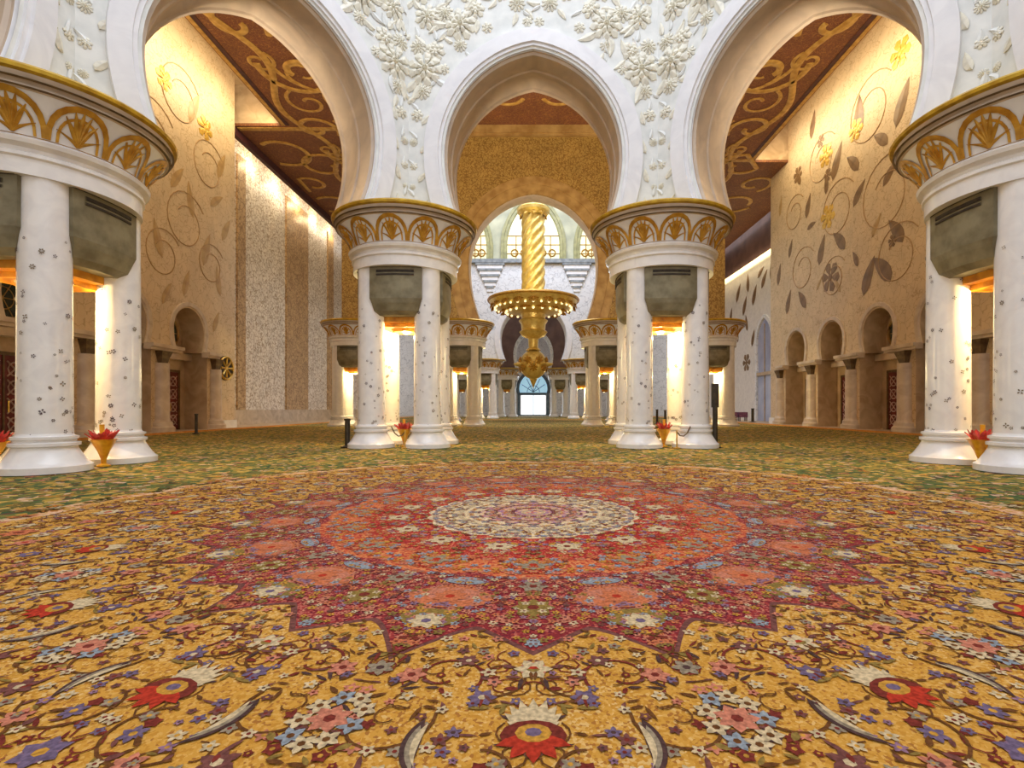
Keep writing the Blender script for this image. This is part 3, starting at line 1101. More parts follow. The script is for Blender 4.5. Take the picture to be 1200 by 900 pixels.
# inlaid leaves and flowers of the right wall: wall positions (along Y, height), lean and length
R_LEAVES = [(951, 145, 0.1, 2.4, 0), (976, 188, 0.3, 3.0, 0), (1003, 135, 0.35, 3.2, 1), (1006, 180, -0.5, 2.2, 1), (1000, 224, 0.6, 2.2, 0), (990, 272, -0.5, 2.4, 1),
            (960, 291, 0.2, 2.6, 0), (946, 258, 1.3, 1.5, 0), (1012, 320, 0.3, 3.0, 0), (1044, 302, -0.5, 2.9, 1), (1005, 300, -0.2, 1.4, 1), (922, 352, 0.2, 2.4, 0), (944, 345, -0.4, 2.2, 1),
            (938, 205, -0.3, 1.6, 1), (945, 240, 0.2, 2.2, 0), (925, 290, 0.2, 1.8, 0), (968, 215, 0.2, 1.6, 1), (1050, 120, 0.3, 3.0, 0), (1058, 260, -0.4, 2.4, 1), (1035, 200, 0.7, 2.0, 0),
            (914, 240, 0.1, 2.0, 2), (1022, 262, 0.5, 1.8, 2), (985, 330, -0.6, 1.5, 2), (957, 330, 0.6, 1.4, 2), (912, 320, 0.1, 2.2, 0), (1040, 150, -0.6, 2.0, 1)]
for (px, py, an, sz, k) in R_LEAVES:
    Y, Z = on_wall(px, py, 1)
    inlay(1, Y, Z - sz * 0.5, LEAFM[k], an, sz * 0.85, 'inlaid_leaf')
for (px, py, sz, k) in ((973, 325, 1.15, 0), (968, 182, 0.9, 1), (1003, 152, 0.8, 1), (970, 254, 0.95, 1), (1055, 62, 0.9, 1), (935, 205, 0.7, 0), (962, 165, 0.5, 0), (1046, 282, 0.4, 0), (970, 205, 0.5, 0)):
    Y, Z = on_wall(px, py, 1)
    inlay(1, Y, Z, FLW[k], 0.2, sz, 'inlaid_flower' if k == 0 else 'gold_flower')
L_LEAVES = [(222, 120, 0.3, 2.4), (255, 190, 0.3, 2.2), (226, 235, -0.3, 2.2), (238, 290, 0.2, 2.4), (200, 200, 0.5, 2.0), (190, 280, -0.4, 2.2), (215, 330, 0.2, 1.8), (258, 330, -0.3, 2.0), (260, 265, 0.4, 2.0),
            (246, 225, 0.8, 1.8), (190, 340, 0.4, 1.6), (250, 375, 0.3, 1.6)]
for (px, py, an, sz) in L_LEAVES:
    Y, Z = on_wall(px, py, -1)
    inlay(-1, Y, Z - sz * 0.5, LEAFM[2], an, sz, 'inlaid_leaf')
for (px, py, sz) in ((240, 150, 0.8), (192, 92, 0.7)):
    Y, Z = on_wall(px, py, -1)
    inlay(-1, Y, Z, FLW[1], 0.2, sz, 'gold_flower')
# thin curling stems
for side, rings in ((1, ((36.5, 15.5, 2.2), (31.5, 14.5, 2.6), (41.2, 12.5, 1.9), (38.5, 20, 2.0), (33.0, 20.5, 2.4), (37.0, 10.8, 1.6), (30.5, 10.5, 2.0), (42.5, 17.5, 1.6))),
                    (-1, ((32.0, 13.0, 2.0), (29.0, 17.0, 2.2), (34.2, 17.5, 1.8), (30.0, 10.4, 1.6), (34.5, 11.0, 1.5), (31.5, 20.5, 2.0)))):
    w = WR if side > 0 else WL
    for (Y, Z, r) in rings:
        P = arc_pts(0, 0, r, r * 0.45, 0.6, 0.6 + 2.6 * pi, 30)
        put('inlaid_stem', (MB().tube([(x, 0, z) for x, z in P], 0.038, 5), M['stem'], False), w, (-Y if side > 0 else Y, -0.005, Z))

# round gold wheel ornament on the left wall by the corner
t = thing('wheel_medallion', 'round black and gold wheel ornament on the end pier of the left wall', 'medallion', (-WX + 0.03, 36.0, 4.2), pi / 2)
m_ = MB().lathe([(0.0, 0.0), (0.86, 0.0), (0.86, 0.06), (0.0, 0.08)], 28)
put('back_disc', (m_, M['grille_dark'], False), t, (0, 0, 0), (pi / 2, 0, 0))
for k in range(8):
    a = k * pi / 4
    put('spoke', (MB().tube([(0.18 * cos(a), -0.1, 0.18 * sin(a)), (0.66 * cos(a), -0.1, 0.66 * sin(a))], [0.05, 0.10], 6), M['gold'], False), t)
put('hub', (MB().lathe([(0, 0.16), (0.14, 0.14), (0.18, 0.05)], 14), M['gold'], True), t, (0, 0, 0), (pi / 2, 0, 0))
put('outer_ring', (MB().tube([(0.78 * cos(2 * pi * i / 28), -0.1, 0.78 * sin(2 * pi * i / 28)) for i in range(29)], 0.07, 6), M['gold'], True), t)

# ------------------------------------------------------------------ recessed walls further back
RX = 25.2
lw = structure('wall_left_recess', (-RX, 0, 0))
m_ = MB().box(-0.5, 0, 37.2, 74, 0, 27)
put('relief_face', (m_, M['lattice'], False), lw)
m_ = MB().box(0, 0.25, 37.2, 74, 0, 0.9)
m_.box(0, 0.16, 37.2, 74, 0.9, 1.25)
put('dado', (m_, M['tan_plain'], False), lw)
m_ = MB().box(0, 3.5, 37.15, 37.2, 0, 27)
for k, (ya, yb) in enumerate(((43.4, 44.6), (52.0, 57.0), (62.5, 64.2))):      # shallow flat piers that break the relief into panels
    put('relief_pier', (MB().box(0, 0.15, ya, yb, 1.2, 23), M['lattice_brown'], False), lw)
put('niche_opening', (MB().box(0.0, 0.06, 66.5, 68.5, 0.2, 10.0), M['soffit'], False), lw)
put('niche_frame', (MB().box(0.0, 0.2, 66.0, 66.5, 0.0, 10.6).box(0.0, 0.2, 68.5, 69.0, 0.0, 10.6).box(0.0, 0.2, 66.0, 69.0, 10.0, 10.6), M['marble_plain'], False), lw)
put('cove_top', (MB().box(0, 2.2, 38.0, 74, 25.0, 25.2).box(0, 7, 36.9, 38.4, 25.4, 25.6), M['tan_plain'], False), lw)

rw = structure('wall_right_recess', (RX, 0, 0))
put('wall_face', (MB().box(0, 0.5, 46.8, 74, 0, 18.1), M['marble_plain'], False), rw)
put('upper_wall', (MB().box(0.8, 1.2, 46.8, 74, 18.1, 24), M['plum_wall'], False), rw)
put('cove_ledge', (MB().box(-0.35, 0.0, 46.8, 74, 17.7, 18.1), M['cove'], False), rw)
ra = horseshoe(1.5, 1.75, 5.4, 8.6, 11.2, 8, 10, jamb=(1.7, 0.0))
r0 = structure('window_40', (RX - 0.02, 55.6, 0), -pi / 2)
m_ = MB()
o = [(x, -0.03, z) for x, z in ra]
m_.add(o, [tuple(range(len(o)))])
put('window_pane', (m_, mat('pale_blue_recess', lin(176, 182, 206), lin(150, 156, 186), 0.6, 0.3), False), r0)
m_ = MB()
sweep(m_, ra, [(0.45, 0), (0.43, -0.2), (0.05, -0.2), (0.0, -0.02)])
put('window_frame', (m_, M['far_marble'], True), r0)
put('window_bar', (MB().box(-1.75, 1.75, -0.2, -0.02, 5.0, 5.35).box(-0.05, 0.05, -0.12, -0.03, 0, 10.6), M['tan_plain'], False), r0)
for (y, z, an, sz) in ((59, 8.5, 0.2, 2.0), (60.2, 10.5, -0.4, 2.0), (61.5, 12.5, 0.3, 2.4), (58.8, 13.2, 0.3, 2.4), (60, 15, -0.2, 2.2), (63.5, 14.5, 0.4, 2.4), (63.0, 9.5, -0.3, 2.0), (56.5, 14.6, 0.5, 2.2), (54, 14.8, -0.3, 2.0), (65.5, 12.0, 0.1, 2.2),
                       (52.5, 13.0, 0.1, 2.2), (57.5, 16.0, 0.9, 1.8)):
    put('inlaid_leaf', LEAFM[0], rw, (-0.02, y, z), (0, an, -pi / 2), (sz, 1, sz))
put('inlaid_flower', FLW[0], rw, (-0.02, 60.5, 6.8), (0, 0, -pi / 2), (1.1, 1, 1.1))

# ------------------------------------------------------------------ second dome hall (white)
fw = structure('wall_far_white', (0, 67.5, 0))
FA = horseshoe(3.7, 4.35, 7.86, 10.7, 15.2, 10, 14)
m_ = MB()
arch_wall(m_, FA, 13, 13, 7.86, 21.0, 0, 2.8)
put('marble_face', (m_, M['far_marble'], False), fw)
m_ = MB()
sweep(m_, FA, [(0.8, 0), (0.78, -0.15), (0.1, -0.15), (0, 0.05), (0, 2.8)])
put('arch_frame', (m_, M['marble'], True), fw)
m_ = MB().box(-13, 13, -0.5, 0, 20.5, 21.0)
put('cornice', (m_, M['far_band'], False), fw)
for s in (-1, 1):
    for k in range(5):
        r = 2.4 - 0.45 * k
        put('corbel', (MB().box(s * 5.7 - r * 0.8, s * 5.7 + r * 0.8, -0.45 + 0.05 * k, 0, 20.2 - 0.75 * k, 20.5 - 0.75 * k), M['far_band'], False), fw)
        put('corbel', (MB().box(s * 5.7 - r * 0.7, s * 5.7 + r * 0.7, -0.35 + 0.05 * k, 0, 19.75 - 0.75 * k, 20.2 - 0.75 * k), M['marble'], False), fw)
dr = structure('wall_far_drum', (0, 69.0, 0))
put('drum_face', (MB().box(-16, 16, 0, 0.5, 21.0, 42), mat('pale_olive_marble', lin(206, 206, 176), lin(168, 170, 144), 0.5, 0.5), False), dr)


def lancet(hw, z0, z1):
    return horseshoe(hw, hw * 1.001, z0, z0 + (z1 - z0) * 0.25, z1, 4, 12)


for i, (x, hw) in enumerate(((0, 3.5), (-8.6, 2.3), (8.6, 2.3))):
    w = structure('window_%d' % (50 + i), (x, 68.95, 0))
    L = lancet(hw, 21.2, 29.5 if i == 0 else 28.5)
    m_ = MB()
    o = [(a, -0.03, z) for a, z in L]
    m_.add(o, [tuple(range(len(o)))])
    put('window_pane', (m_, M['yellow_glow'], False), w)
    m_ = MB()
    sweep(m_, L, [(0.9, 0), (0.88, -0.4), (0.5, -0.4), (0.45, -0.3), (0.1, -0.3), (0, -0.03)])
    put('window_frame', (m_, M['green_frame'], True), w)
    m_ = MB()
    for k in range(-2, 3):
        m_.tube([(k * hw * 0.33, -0.08, 21.2), (k * hw * 0.33, -0.08, 26.5 - abs(k))], 0.06, 4)
    for k in range(3):
        m_.tube([(-hw, -0.08, 22.2 + 1.2 * k), (hw, -0.08, 22.2 + 1.2 * k)], 0.06, 4)
    for k in range(5):
        m_.tube([(x_ * 0.45 + (k - 2) * hw * 0.36, -0.1, z_ * 0.45 + 22.3) for x_, z_ in arc_pts(0, 0, 1, 1, 0, 2 * pi, 12)], 0.09, 4)
    put('window_tracery', (m_, M['gold_flat'], False), w)

pw_ = structure('wall_plum', (0, 83.0, 0))
PA = horseshoe(2.1, 2.75, 7.0, 10.2, 14.0, 8, 10)
m_ = MB()
arch_wall(m_, PA, 16, 16, 7.0, 24, 0, 1.5)
put('wall_face', (m_, M['plum_wall'], False), pw_)
m_ = MB()
sweep(m_, PA, [(0.5, 0), (0.48, -0.15), (0.0, -0.15), (0, 1.5)])
put('arch_frame', (m_, M['far_marble'], True), pw_)
ew = structure('wall_end', (0, 100, 0))
EA = horseshoe(2.4, 2.75, 4.2, 5.2, 8.4, 6, 12, jamb=(2.5, 0.0))
m_ = MB()
arch_wall(m_, EA, 28, 28, 0, 25, 0, 0.6)
put('wall_face', (m_, M['far_marble'], False), ew)
m_ = MB()
sweep(m_, EA, [(0.6, 0), (0.55, -0.2), (0.0, -0.2), (0, 0.5)])
put('arch_frame', (m_, mat('steel_blue_frame', lin(96, 116, 132), lin(70, 90, 108), 2, 0.4), True), ew)
d = structure('door_20', (0, 100.3, 0))
m_ = MB()
for k in range(4):
    put('door_leaf', (MB().box(-2.4 + 1.2 * k + 0.05, -1.2 + 1.2 * k - 0.05, 0, 0.08, 0.15, 4.0), M['white_glow'], False), d)
put('door_frame', (MB().box(-2.5, 2.5, -0.1, 0.2, 4.0, 4.5).box(-0.06, 0.06, -0.1, 0.1, 0, 4.0).box(-2.5, 2.5, -0.1, 0.1, 0, 0.2), mat('steel_blue_rail', lin(80, 104, 124), None, 2, 0.4), False), d)
m_ = MB()
o = [(x, 0.0, z) for x, z in EA if z > 4.15]
m_.add(o, [tuple(range(len(o)))])
put('fanlight', (m_, M['blue_glow'], False), d)
m_ = MB()
for k in range(1, 6):
    a = pi * k / 6
    m_.tube([(0, -0.06, 4.6), (2.6 * cos(a), -0.06, 4.6 + 3.0 * sin(a))], 0.06, 4)
m_.tube([(1.2 * cos(pi * k / 12), -0.06, 4.6 + 1.3 * sin(pi * k / 12)) for k in range(13)], 0.06, 4)
put('fanlight_bar', (m_, mat('steel_blue_bar', lin(90, 120, 140), None, 2, 0.4), False), d)
area_light('door_daylight', (0, 99.5, 4), (radians(90), 0, pi), 5, 7, 500, (0.85, 0.93, 1.0))

# roof slabs over the far hall that keep it an interior
rf = structure('ceiling_far')
put('ceiling_panel', (MB().box(-AP_B, AP_B, 83, 101, 24, 24.2).box(AP_B, 26, 74, 101, 24, 24.2).box(-26, -AP_B, 74, 101, 24, 24.2), M['ceiling'], False), rf)

# ------------------------------------------------------------------ chandelier
t = thing('chandelier', 'huge gold chandelier with spiral column and wide disc hanging in the far arch', 'chandelier', (0, 54, 0))
CHZ = EYE + (479 - 356) * 54 / 600
sp = MB()
n, rows = 70, 60
for j in range(rows + 1):
    z = CHZ + 0.8 + (10.0) * j / rows
    for i in range(n):
        a = 2 * pi * i / n
        r = 1.14 + 0.12 * cos(7 * (a - 0.80 * (z - CHZ)))
        sp.v.append((r * cos(a), r * sin(a), z))
for j in range(rows):
    for i in range(n):
        i2 = (i + 1) % n
        sp.f.append((j * n + i, j * n + i2, (j + 1) * n + i2, (j + 1) * n + i))
        sp.m.append(0)
put('spiral_column', (sp, M['gold_light'], True), t)
put('suspension_rod', (MB().tube([(0, 0, CHZ + 10), (0, 0, 42)], 0.12, 8), M['gold_light'], False), t)
cr = MB().lathe([(1.2, CHZ + 9.2), (1.7, CHZ + 9.6), (1.75, CHZ + 9.9), (1.2, CHZ + 10.3), (0.4, CHZ + 10.9), (0.15, CHZ + 11.6)], 24)
put('crown', (cr, M['gold_light'], True), t)
lf = leaf_shape(1.5, 0.8, 0.12, 0.0).mesh('crown_leaf', M['gold_glow'])
for k in range(10):
    a = 2 * pi * k / 10
    put('crown_leaf', lf, t, (1.45 * sin(a), -1.45 * cos(a), CHZ + 9.0), (-0.25, 0, a))
dsk = MB().lathe([(1.3, CHZ - 1.15), (2.4, CHZ - 1.0), (3.6, CHZ - 0.65), (4.4, CHZ - 0.2), (4.7, CHZ + 0.25), (4.6, CHZ + 0.5), (3.4, CHZ + 0.75), (1.2, CHZ + 0.9)], 56)
put('bowl', (dsk, M['gold_light'], True), t)
rr = MB().tube([(4.7 * cos(2 * pi * i / 56), 4.7 * sin(2 * pi * i / 56), CHZ + 0.3) for i in range(57)], 0.16, 6)
put('bowl_rim', (rr, M['gold_flat'], True), t)
bead = MB().lathe([(0, -0.24), (0.17, -0.17), (0.24, 0), (0.17, 0.17), (0, 0.24)], 8).mesh('crystal_lamp', M['lamp_dim'])
for k in range(32):
    a = 2 * pi * k / 32
    put('crystal_lamp', bead, t, (4.05 * cos(a), 4.05 * sin(a), CHZ - 0.55), scl=(0.5,) * 3)
for k in range(20):
    a = 2 * pi * k / 20
    put('crystal_lamp', bead, t, (2.9 * cos(a), 2.9 * sin(a), CHZ - 0.95), scl=(0.55,) * 3)
rs = rosette(8, 0.8, 0.25, 2).mesh('bowl_rosette', M['gold_flat'])
for k in range(18):
    a = 2 * pi * k / 18
    put('bowl_rosette', rs, t, (4.25 * sin(a), -4.25 * cos(a), CHZ - 0.2), (-0.6, 0, a), (0.75,) * 3)
for k in range(12):
    a = 2 * pi * (k + 0.5) / 12
    put('bowl_rosette', rs, t, (3.1 * sin(a), -3.1 * cos(a), CHZ - 0.85), (-1.2, 0, a), (0.75,) * 3)
lo = MB().lathe([(1.35, CHZ - 1.0), (1.25, CHZ - 1.6), (1.55, CHZ - 1.8), (1.3, CHZ - 2.2), (1.25, CHZ - 2.8), (1.5, CHZ - 3.0), (1.2, CHZ - 3.4), (0.55, CHZ - 3.7),
                 (0.5, CHZ - 4.6), (0.8, CHZ - 4.9)], 28)
put('lower_tier', (lo, M['gold_light'], True), t)
bl = MB().lathe([(1.45 * cos(-pi / 2 + pi * i / 14), CHZ - 6.4 + 1.55 * sin(-pi / 2 + pi * i / 14)) for i in range(15)], 28)
put('gold_ball', (bl, M['gold_light'], True), t)
for k in range(14):
    a = 2 * pi * k / 14
    put('ball_rosette', rs, t, (1.4 * sin(a), -1.4 * cos(a), CHZ - 6.4 + (0.35 if k % 2 else -0.35)), (0, 0, a), (0.62,) * 3)
pt = MB().lathe([(0.3, 0), (0.12, 0.6), (0, 0.9)], 8).mesh('ball_spike', M['gold_light'])
for k in range(10):
    a = 2 * pi * k / 10
    put('ball_spike', pt, t, (1.4 * sin(a), -1.4 * cos(a), CHZ - 6.4), (pi / 2, 0, a), (0.9,) * 3)
put('finial', (MB().lathe([(0.5, CHZ - 7.7), (0.3, CHZ - 8.2), (0.12, CHZ - 8.6), (0, CHZ - 9.0)], 14), M['gold_light'], True), t)
point_light('chandelier_glow', (0, 49.0, CHZ + 4.5), 350, (1.0, 0.85, 0.5), 0.1)

# ------------------------------------------------------------------ posts, flower urns, benches


def at(px, py, d=None):
    d = EYE * 600 / (py - 479) if d is None else d
    return ((px - 625) * d / 600, d)


def barrier_post(label, x, y, h, r=0.07):
    t = thing('barrier_post', label, 'post', (x, y, 0.044), 0, 'dark barrier posts')
    put('post_base', (MB().lathe([(0, 0), (2.6 * r, 0), (2.6 * r, 0.03), (1.2 * r, 0.08)], 16), M['black'], True), t)
    put('post_shaft', (MB().lathe([(r, 0.05), (r, h - 0.08), (1.3 * r, h - 0.06), (1.3 * r, h - 0.01), (0.0, h)], 14), M['black'], True), t)
    return t


x, y = at(411, 525)
barrier_post('short dark bronze barrier post beside the left central column cluster', x, 17.3, 0.98, 0.085)
x, y = at(838, 524)
tp = thing('tall_post', 'tall dark bronze post with box head right of the right central cluster', 'post', (at(838, 0, 17.2)[0], 17.2, 0.044))
put('post_base', (MB().lathe([(0, 0), (0.2, 0), (0.2, 0.03), (0.09, 0.08)], 16), M['black'], True), tp)
put('post_shaft', (MB().lathe([(0.085, 0.05), (0.08, 1.95), (0, 1.95)], 14), M['black'], True), tp)
put('box_head', (MB().box(-0.11, 0.11, -0.06, 0.06, 1.35, 2.15), M['black'], False), tp)
x, y = at(230, 510, 26.5)
barrier_post('dark post in front of the left wall between niche and wheel ornament', x, y, 1.05)
for (px, d_, h, lab, r) in ((882, 50, 1.35, 'dark post before the pale blue arched recess, left of its pair', 0.13), (907, 49, 1.15, 'slim dark post at the right edge of the pale blue recess', 0.07),
                           (912, 47.5, 1.15, 'slim dark post against the end of the right wall', 0.07), (770, 44, 1.25, 'dark post seen between the right cluster columns, left one', 0.10),
                           (779.5, 44, 1.2, 'dark post seen between the right cluster columns, right one', 0.10)):
    xx = (px - 625) * d_ / 600
    barrier_post(lab, xx, d_, h, r)


def flower_urn(label, x, y, h=0.95):
    t = thing('flower_urn', label, 'urn', (x, y, 0.044), 0, 'flower urns between the columns')
    put('vase', (MB().lathe([(0, 0), (0.13, 0), (0.13, 0.03), (0.05, 0.07), (0.05, 0.16), (0.12, 0.36), (0.24, 0.60), (0.27, 0.62), (0.22, 0.60), (0.0, 0.5)], 20), M['vase'], True), t)
    rq = random.Random(int(abs(x * 97 + y * 13)))
    pet = leaf_shape(0.30, 0.13, 0.02, 0.1).mesh('petal', M['red_flower'])
    pet2 = leaf_shape(0.26, 0.12, 0.02, 0.1).mesh('petal', M['pink_flower'])
    for k in range(18):
        a = 2 * pi * k / 18 + rq.uniform(-0.2, 0.2)
        put('petal', pet if k % 3 else pet2, t, (0.12 * sin(a), -0.12 * cos(a), 0.57), (rq.uniform(0.1, 0.85), rq.uniform(-0.3, 0.3), a))
    put('golden_spray', (MB().tube([(0, -0.03, 0.1), (0.0, -0.05, 0.95)], [0.035, 0.05], 6), M['vase'], False), t)
    return t


flower_urn('red flowers in amber urn between the two big left columns', -9.75, 11.62)
flower_urn('amber flower urn cut by the left edge beside the biggest column', -11.15, 10.55)
flower_urn('red flowers in amber urn between the two big right columns', 10.05, 11.50)
flower_urn('orange red flower urn inside the left central column cluster', -4.42, 17.55)
flower_urn('orange red flower urn inside the right central column cluster', 4.47, 17.55)
for (x, lab) in ((-4.25, 'thin brass rope post in the left central cluster'), (4.75, 'thin brass rope post in the right central cluster')):
    t = thing('rope_post', lab, 'post', (x, 16.95, 0.044))
    put('post_shaft', (MB().lathe([(0, 0), (0.12, 0), (0.12, 0.02), (0.025, 0.04), (0.025, 0.58), (0, 0.6)], 12), M['gold'], True), t)
    s = -1 if x < 0 else 1
    put('rope', (MB().tube([(0, 0, 0.55), (s * 0.1, 0, 0.42), (s * 0.22, 0, 0.40), (s * 0.34, 0, 0.5), (s * 0.45, 0, 0.72)], 0.022, 6), M['bronze'], True), t)
for (px, lab) in ((858, 'low purple bench before the far right white wall, left of two'), (870, 'low purple bench before the far right white wall, right of two')):
    xx = (px - 625) * 54 / 600
    t = thing('purple_bench', lab, 'bench', (xx, 54, 0.044))
    put('seat', (MB().box(-0.45, 0.45, -0.3, 0.3, 0.4, 0.95), M['purple'], False), t)
    for a in (-0.35, 0.35):
        for b in (-0.22, 0.22):
            put('leg', (MB().box(a - 0.05, a + 0.05, b - 0.05, b + 0.05, 0, 0.4), M['bronze'], False), t)

# ------------------------------------------------------------------ the carpet
CY = 6.5
ct = thing('medallion_carpet', 'vast patterned carpet with red star medallion, gold field and green surround', 'carpet', (0, 0, 0))
g = MB()
slab(g, [(-20.6, -6), (20.6, -6), (20.6, 96), (-20.6, 96)], 0.005, 0.030)
put('green_field', (g, M['c_green'], False), ct)
g = MB()
for s in (-1, 1):
    slab(g, [(s * 19.0, -6), (s * 20.5, -6), (s * 20.5, 95.9), (s * 19.0, 95.9)], 0.0305, 0.0315)
slab(g, [(-19.0, 60), (19.0, 60), (19.0, 62.5), (-19.0, 62.5)], 0.0305, 0.0315)
put('orange_border', (g, M['c_border'], False), ct)


def radial(fn, n, z, name, m):
    P = [(fn(2 * pi * i / n) * sin(2 * pi * i / n), CY - fn(2 * pi * i / n) * cos(2 * pi * i / n)) for i in range(n)]
    mb = MB()
    o = [(0, CY, z)] + [(x, y, z) for x, y in P]
    mb.add(o, [(0, 1 + i, 1 + (i + 1) % n) for i in range(n)])
    put(name, (mb, m, False), ct)


SEC = pi / 8                              # 16-fold repeat


def saw(a, ph=0.0):
    """0 at the axes, 1 midway, for the 16-fold repeat"""
    u = ((a + ph) / SEC) % 1.0
    return 1 - abs(2 * u - 1)


def star(a):
    u = saw(a)                            # 1 at the broad tips
    if u > 0.5:
        return 3.42 + 0.42 * ((u - 0.5) * 2) ** 1.5
    return 3.42 + 0.30 * ((0.5 - u) * 2) ** 1.2


radial(lambda a: 6.25 + 0.16 * abs(sin(12 * a)), 384, 0.0320, 'pink_scallop_edge', M['c_scallop'])
radial(lambda a: 5.98 + 0.16 * abs(sin(12 * a)), 384, 0.0330, 'gold_field', M['c_gold'])
radial(lambda a: star(a) + 0.05, 512, 0.0340, 'star_outline', CM[PI_['plum']])
radial(star, 512, 0.0345, 'burgundy_star', M['c_burgundy'])
radial(lambda a: 2.42 + 0.14 * abs(cos(8 * a)), 256, 0.0350, 'orange_ring', M['c_orange'])
radial(lambda a: 1.96 + 0.12 * abs(cos(16 * a)), 256, 0.0355, 'red_ring', M['c_red'])
radial(lambda a: 1.26 + 0.06 * abs(cos(12 * a)), 256, 0.0360, 'cream_disc', M['c_cream'])
radial(lambda a: 0.62 + 0.06 * abs(cos(8 * a)), 128, 0.0364, 'violet_centre', speckle_mat('carpet_violet_centre', [(lin(186, 140, 130), 4), (lin(150, 110, 140), 4), (lin(206, 170, 130), 4), (lin(176, 90, 80), 2)], 26))

mot = MB()
zc = [0]
pc = [0]
MIR = [True]
rm = random.Random(11)


def zz(base):
    zc[0] += 1
    return base + (zc[0] % 40) * 0.00006


def emit(pts, color, z, full=True):
    """place a polygon given in wedge coordinates (angle frame: x to the side, r outward) 16-fold with mirror"""
    mi = PI_[color]
    pc[0] += 1
    z = z + (pc[0] % 8) * 0.00003
    for k in range(16):
        a = SEC * k
        ca, sa = cos(a), sin(a)
        for s in ((1, -1) if MIR[0] else (1,)):
            P = []
            for (x, r) in pts:
                X = s * x
                wx = X * ca + r * sa
                wy = CY - (r * ca - X * sa)
                P.append((wx, wy, z + (0.000011 if s < 0 else 0) + (0.000005 if k % 2 else 0)))
            if max(p[1] for p in P) < 0.9:
                continue
            mot.add(P, [tuple(range(len(P)))], mi)
        

def blob(x, r, a, b, rot, color, z, n=8):
    emit([(x + a * cos(2 * pi * i / n) * cos(rot) - b * sin(2 * pi * i / n) * sin(rot), r + a * cos(2 * pi * i / n) * sin(rot) + b * sin(2 * pi * i / n) * cos(rot)) for i in range(n)], color, z)


def lens(x, r, L, w, rot, color, z):
    P = [(0, 0), (0.3 * L, w), (0.7 * L, w * 0.8), (L, 0), (0.7 * L, -w * 0.8), (0.3 * L, -w)]
    emit([(x + u * cos(rot) - v * sin(rot), r + u * sin(rot) + v * cos(rot)) for u, v in P], color, z)


def bloom(x, r, size, np_, c1, c2, c3, rot=0.0, base=0.0385):
    z = zz(base)
    if c3:
        blob(x, r, size * 0.72, size * 0.72, 0, c3, z - 0.0004, 10)
    for k in range(np_):
        lens(x, r, size, size * 0.30, rot + 2 * pi * k / np_, c1, z)
    blob(x, r, size * 0.28, size * 0.28, 0, c2, z + 0.0003, 6)


def vine(P, w, color, z=None):
    z = z or zz(0.0372)
    w *= 0.7
    n = len(P)
    for i in range(n - 1):
        (x0, y0), (x1, y1) = P[i], P[i + 1]
        l = sqrt((x1 - x0) ** 2 + (y1 - y0) ** 2) or 1
        nx, ny = -(y1 - y0) / l * w, (x1 - x0) / l * w
        e = 0.25
        dx, dy = (x1 - x0) * e * 0.3, (y1 - y0) * e * 0.3
        emit([(x0 + nx - dx, y0 + ny - dy), (x1 + nx + dx, y1 + ny + dy), (x1 - nx + dx, y1 - ny + dy), (x0 - nx - dx, y0 - ny - dy)], color, z)


def crescent(x, r, R, a0, a1, w, color, z):
    n = 10
    A = [(x + R * cos(a0 + (a1 - a0) * i / n), r + R * sin(a0 + (a1 - a0) * i / n)) for i in range(n + 1)]
    B = []
    for i in range(n + 1):
        q = R - w * sin(pi * (i / n) ** 0.8)
        B.append((x + q * cos(a0 + (a1 - a0) * i / n), r + q * sin(a0 + (a1 - a0) * i / n)))
    for i in range(n):
        emit([A[i], A[i + 1], B[i + 1], B[i]], color, z)


# --- gold field: large palmettes, rosettes and saz leaves, repeated sixteen times
def palmette(x, r, s, cols, rot=0.0):
    z = 0.0400
    c_out, c_mid, c_in, c_fan = cols
    for k in range(-4, 5):
        lens(x, r - 0.02 * s, s * (1.05 - 0.03 * k * k), s * 0.13, -pi / 2 + rot + k * 0.27, c_fan, z)
    blob(x, r + 0.12 * s, 0.62 * s, 0.46 * s, 0, c_out, z + 0.0003, 12)
    for k in range(-2, 3):
        lens(x, r + 0.15 * s, 0.72 * s, 0.15 * s, pi / 2 + rot + k * 0.6, 'red', z + 0.0006)
    blob(x, r + 0.05 * s, 0.34 * s, 0.27 * s, 0, c_mid, z + 0.0009, 10)
    blob(x, r + 0.03 * s, 0.16 * s, 0.13 * s, 0, c_in, z + 0.0012, 8)


def pol(ang_deg, r):
    MIR[0] = not (abs(ang_deg) < 1e-6 or abs(ang_deg - 11.25) < 1e-6)
    a = radians(ang_deg)
    return r * sin(a), r * cos(a)


pol(0, 1)
palmette(0, 4.42, 0.22, ('maroon', 'gold', 'blue', 'cream'))
x0, r0 = pol(11.25, 4.42)
for k in range(9):
    q = 2 * pi * k / 9
    bloom(x0 + 0.13 * cos(q) * 0.9, r0 + 0.17 * sin(q), 0.062, 5, 'cream' if k % 3 else 'sky', 'brown', 'ink', base=0.0400)
bloom(x0, r0, 0.10, 7, 'rose', 'maroon', 'cream', base=0.0408)
x0, r0 = pol(5.3, 4.52)
crescent(x0 - 0.16, r0, 0.26, -0.7, 0.9, 0.075, 'ink', 0.0402)
crescent(x0 - 0.17, r0, 0.25, -0.5, 0.7, 0.05, 'grey', 0.0406)
crescent(x0 - 0.175, r0, 0.235, -0.6, 0.6, 0.03, 'cream', 0.0410)
x0, r0 = pol(6.2, 4.0)
vine(arc_pts(x0, r0, 0.20, 0.06, 2.4, 2.4 + 1.9 * pi, 18), 0.012, 'maroon')
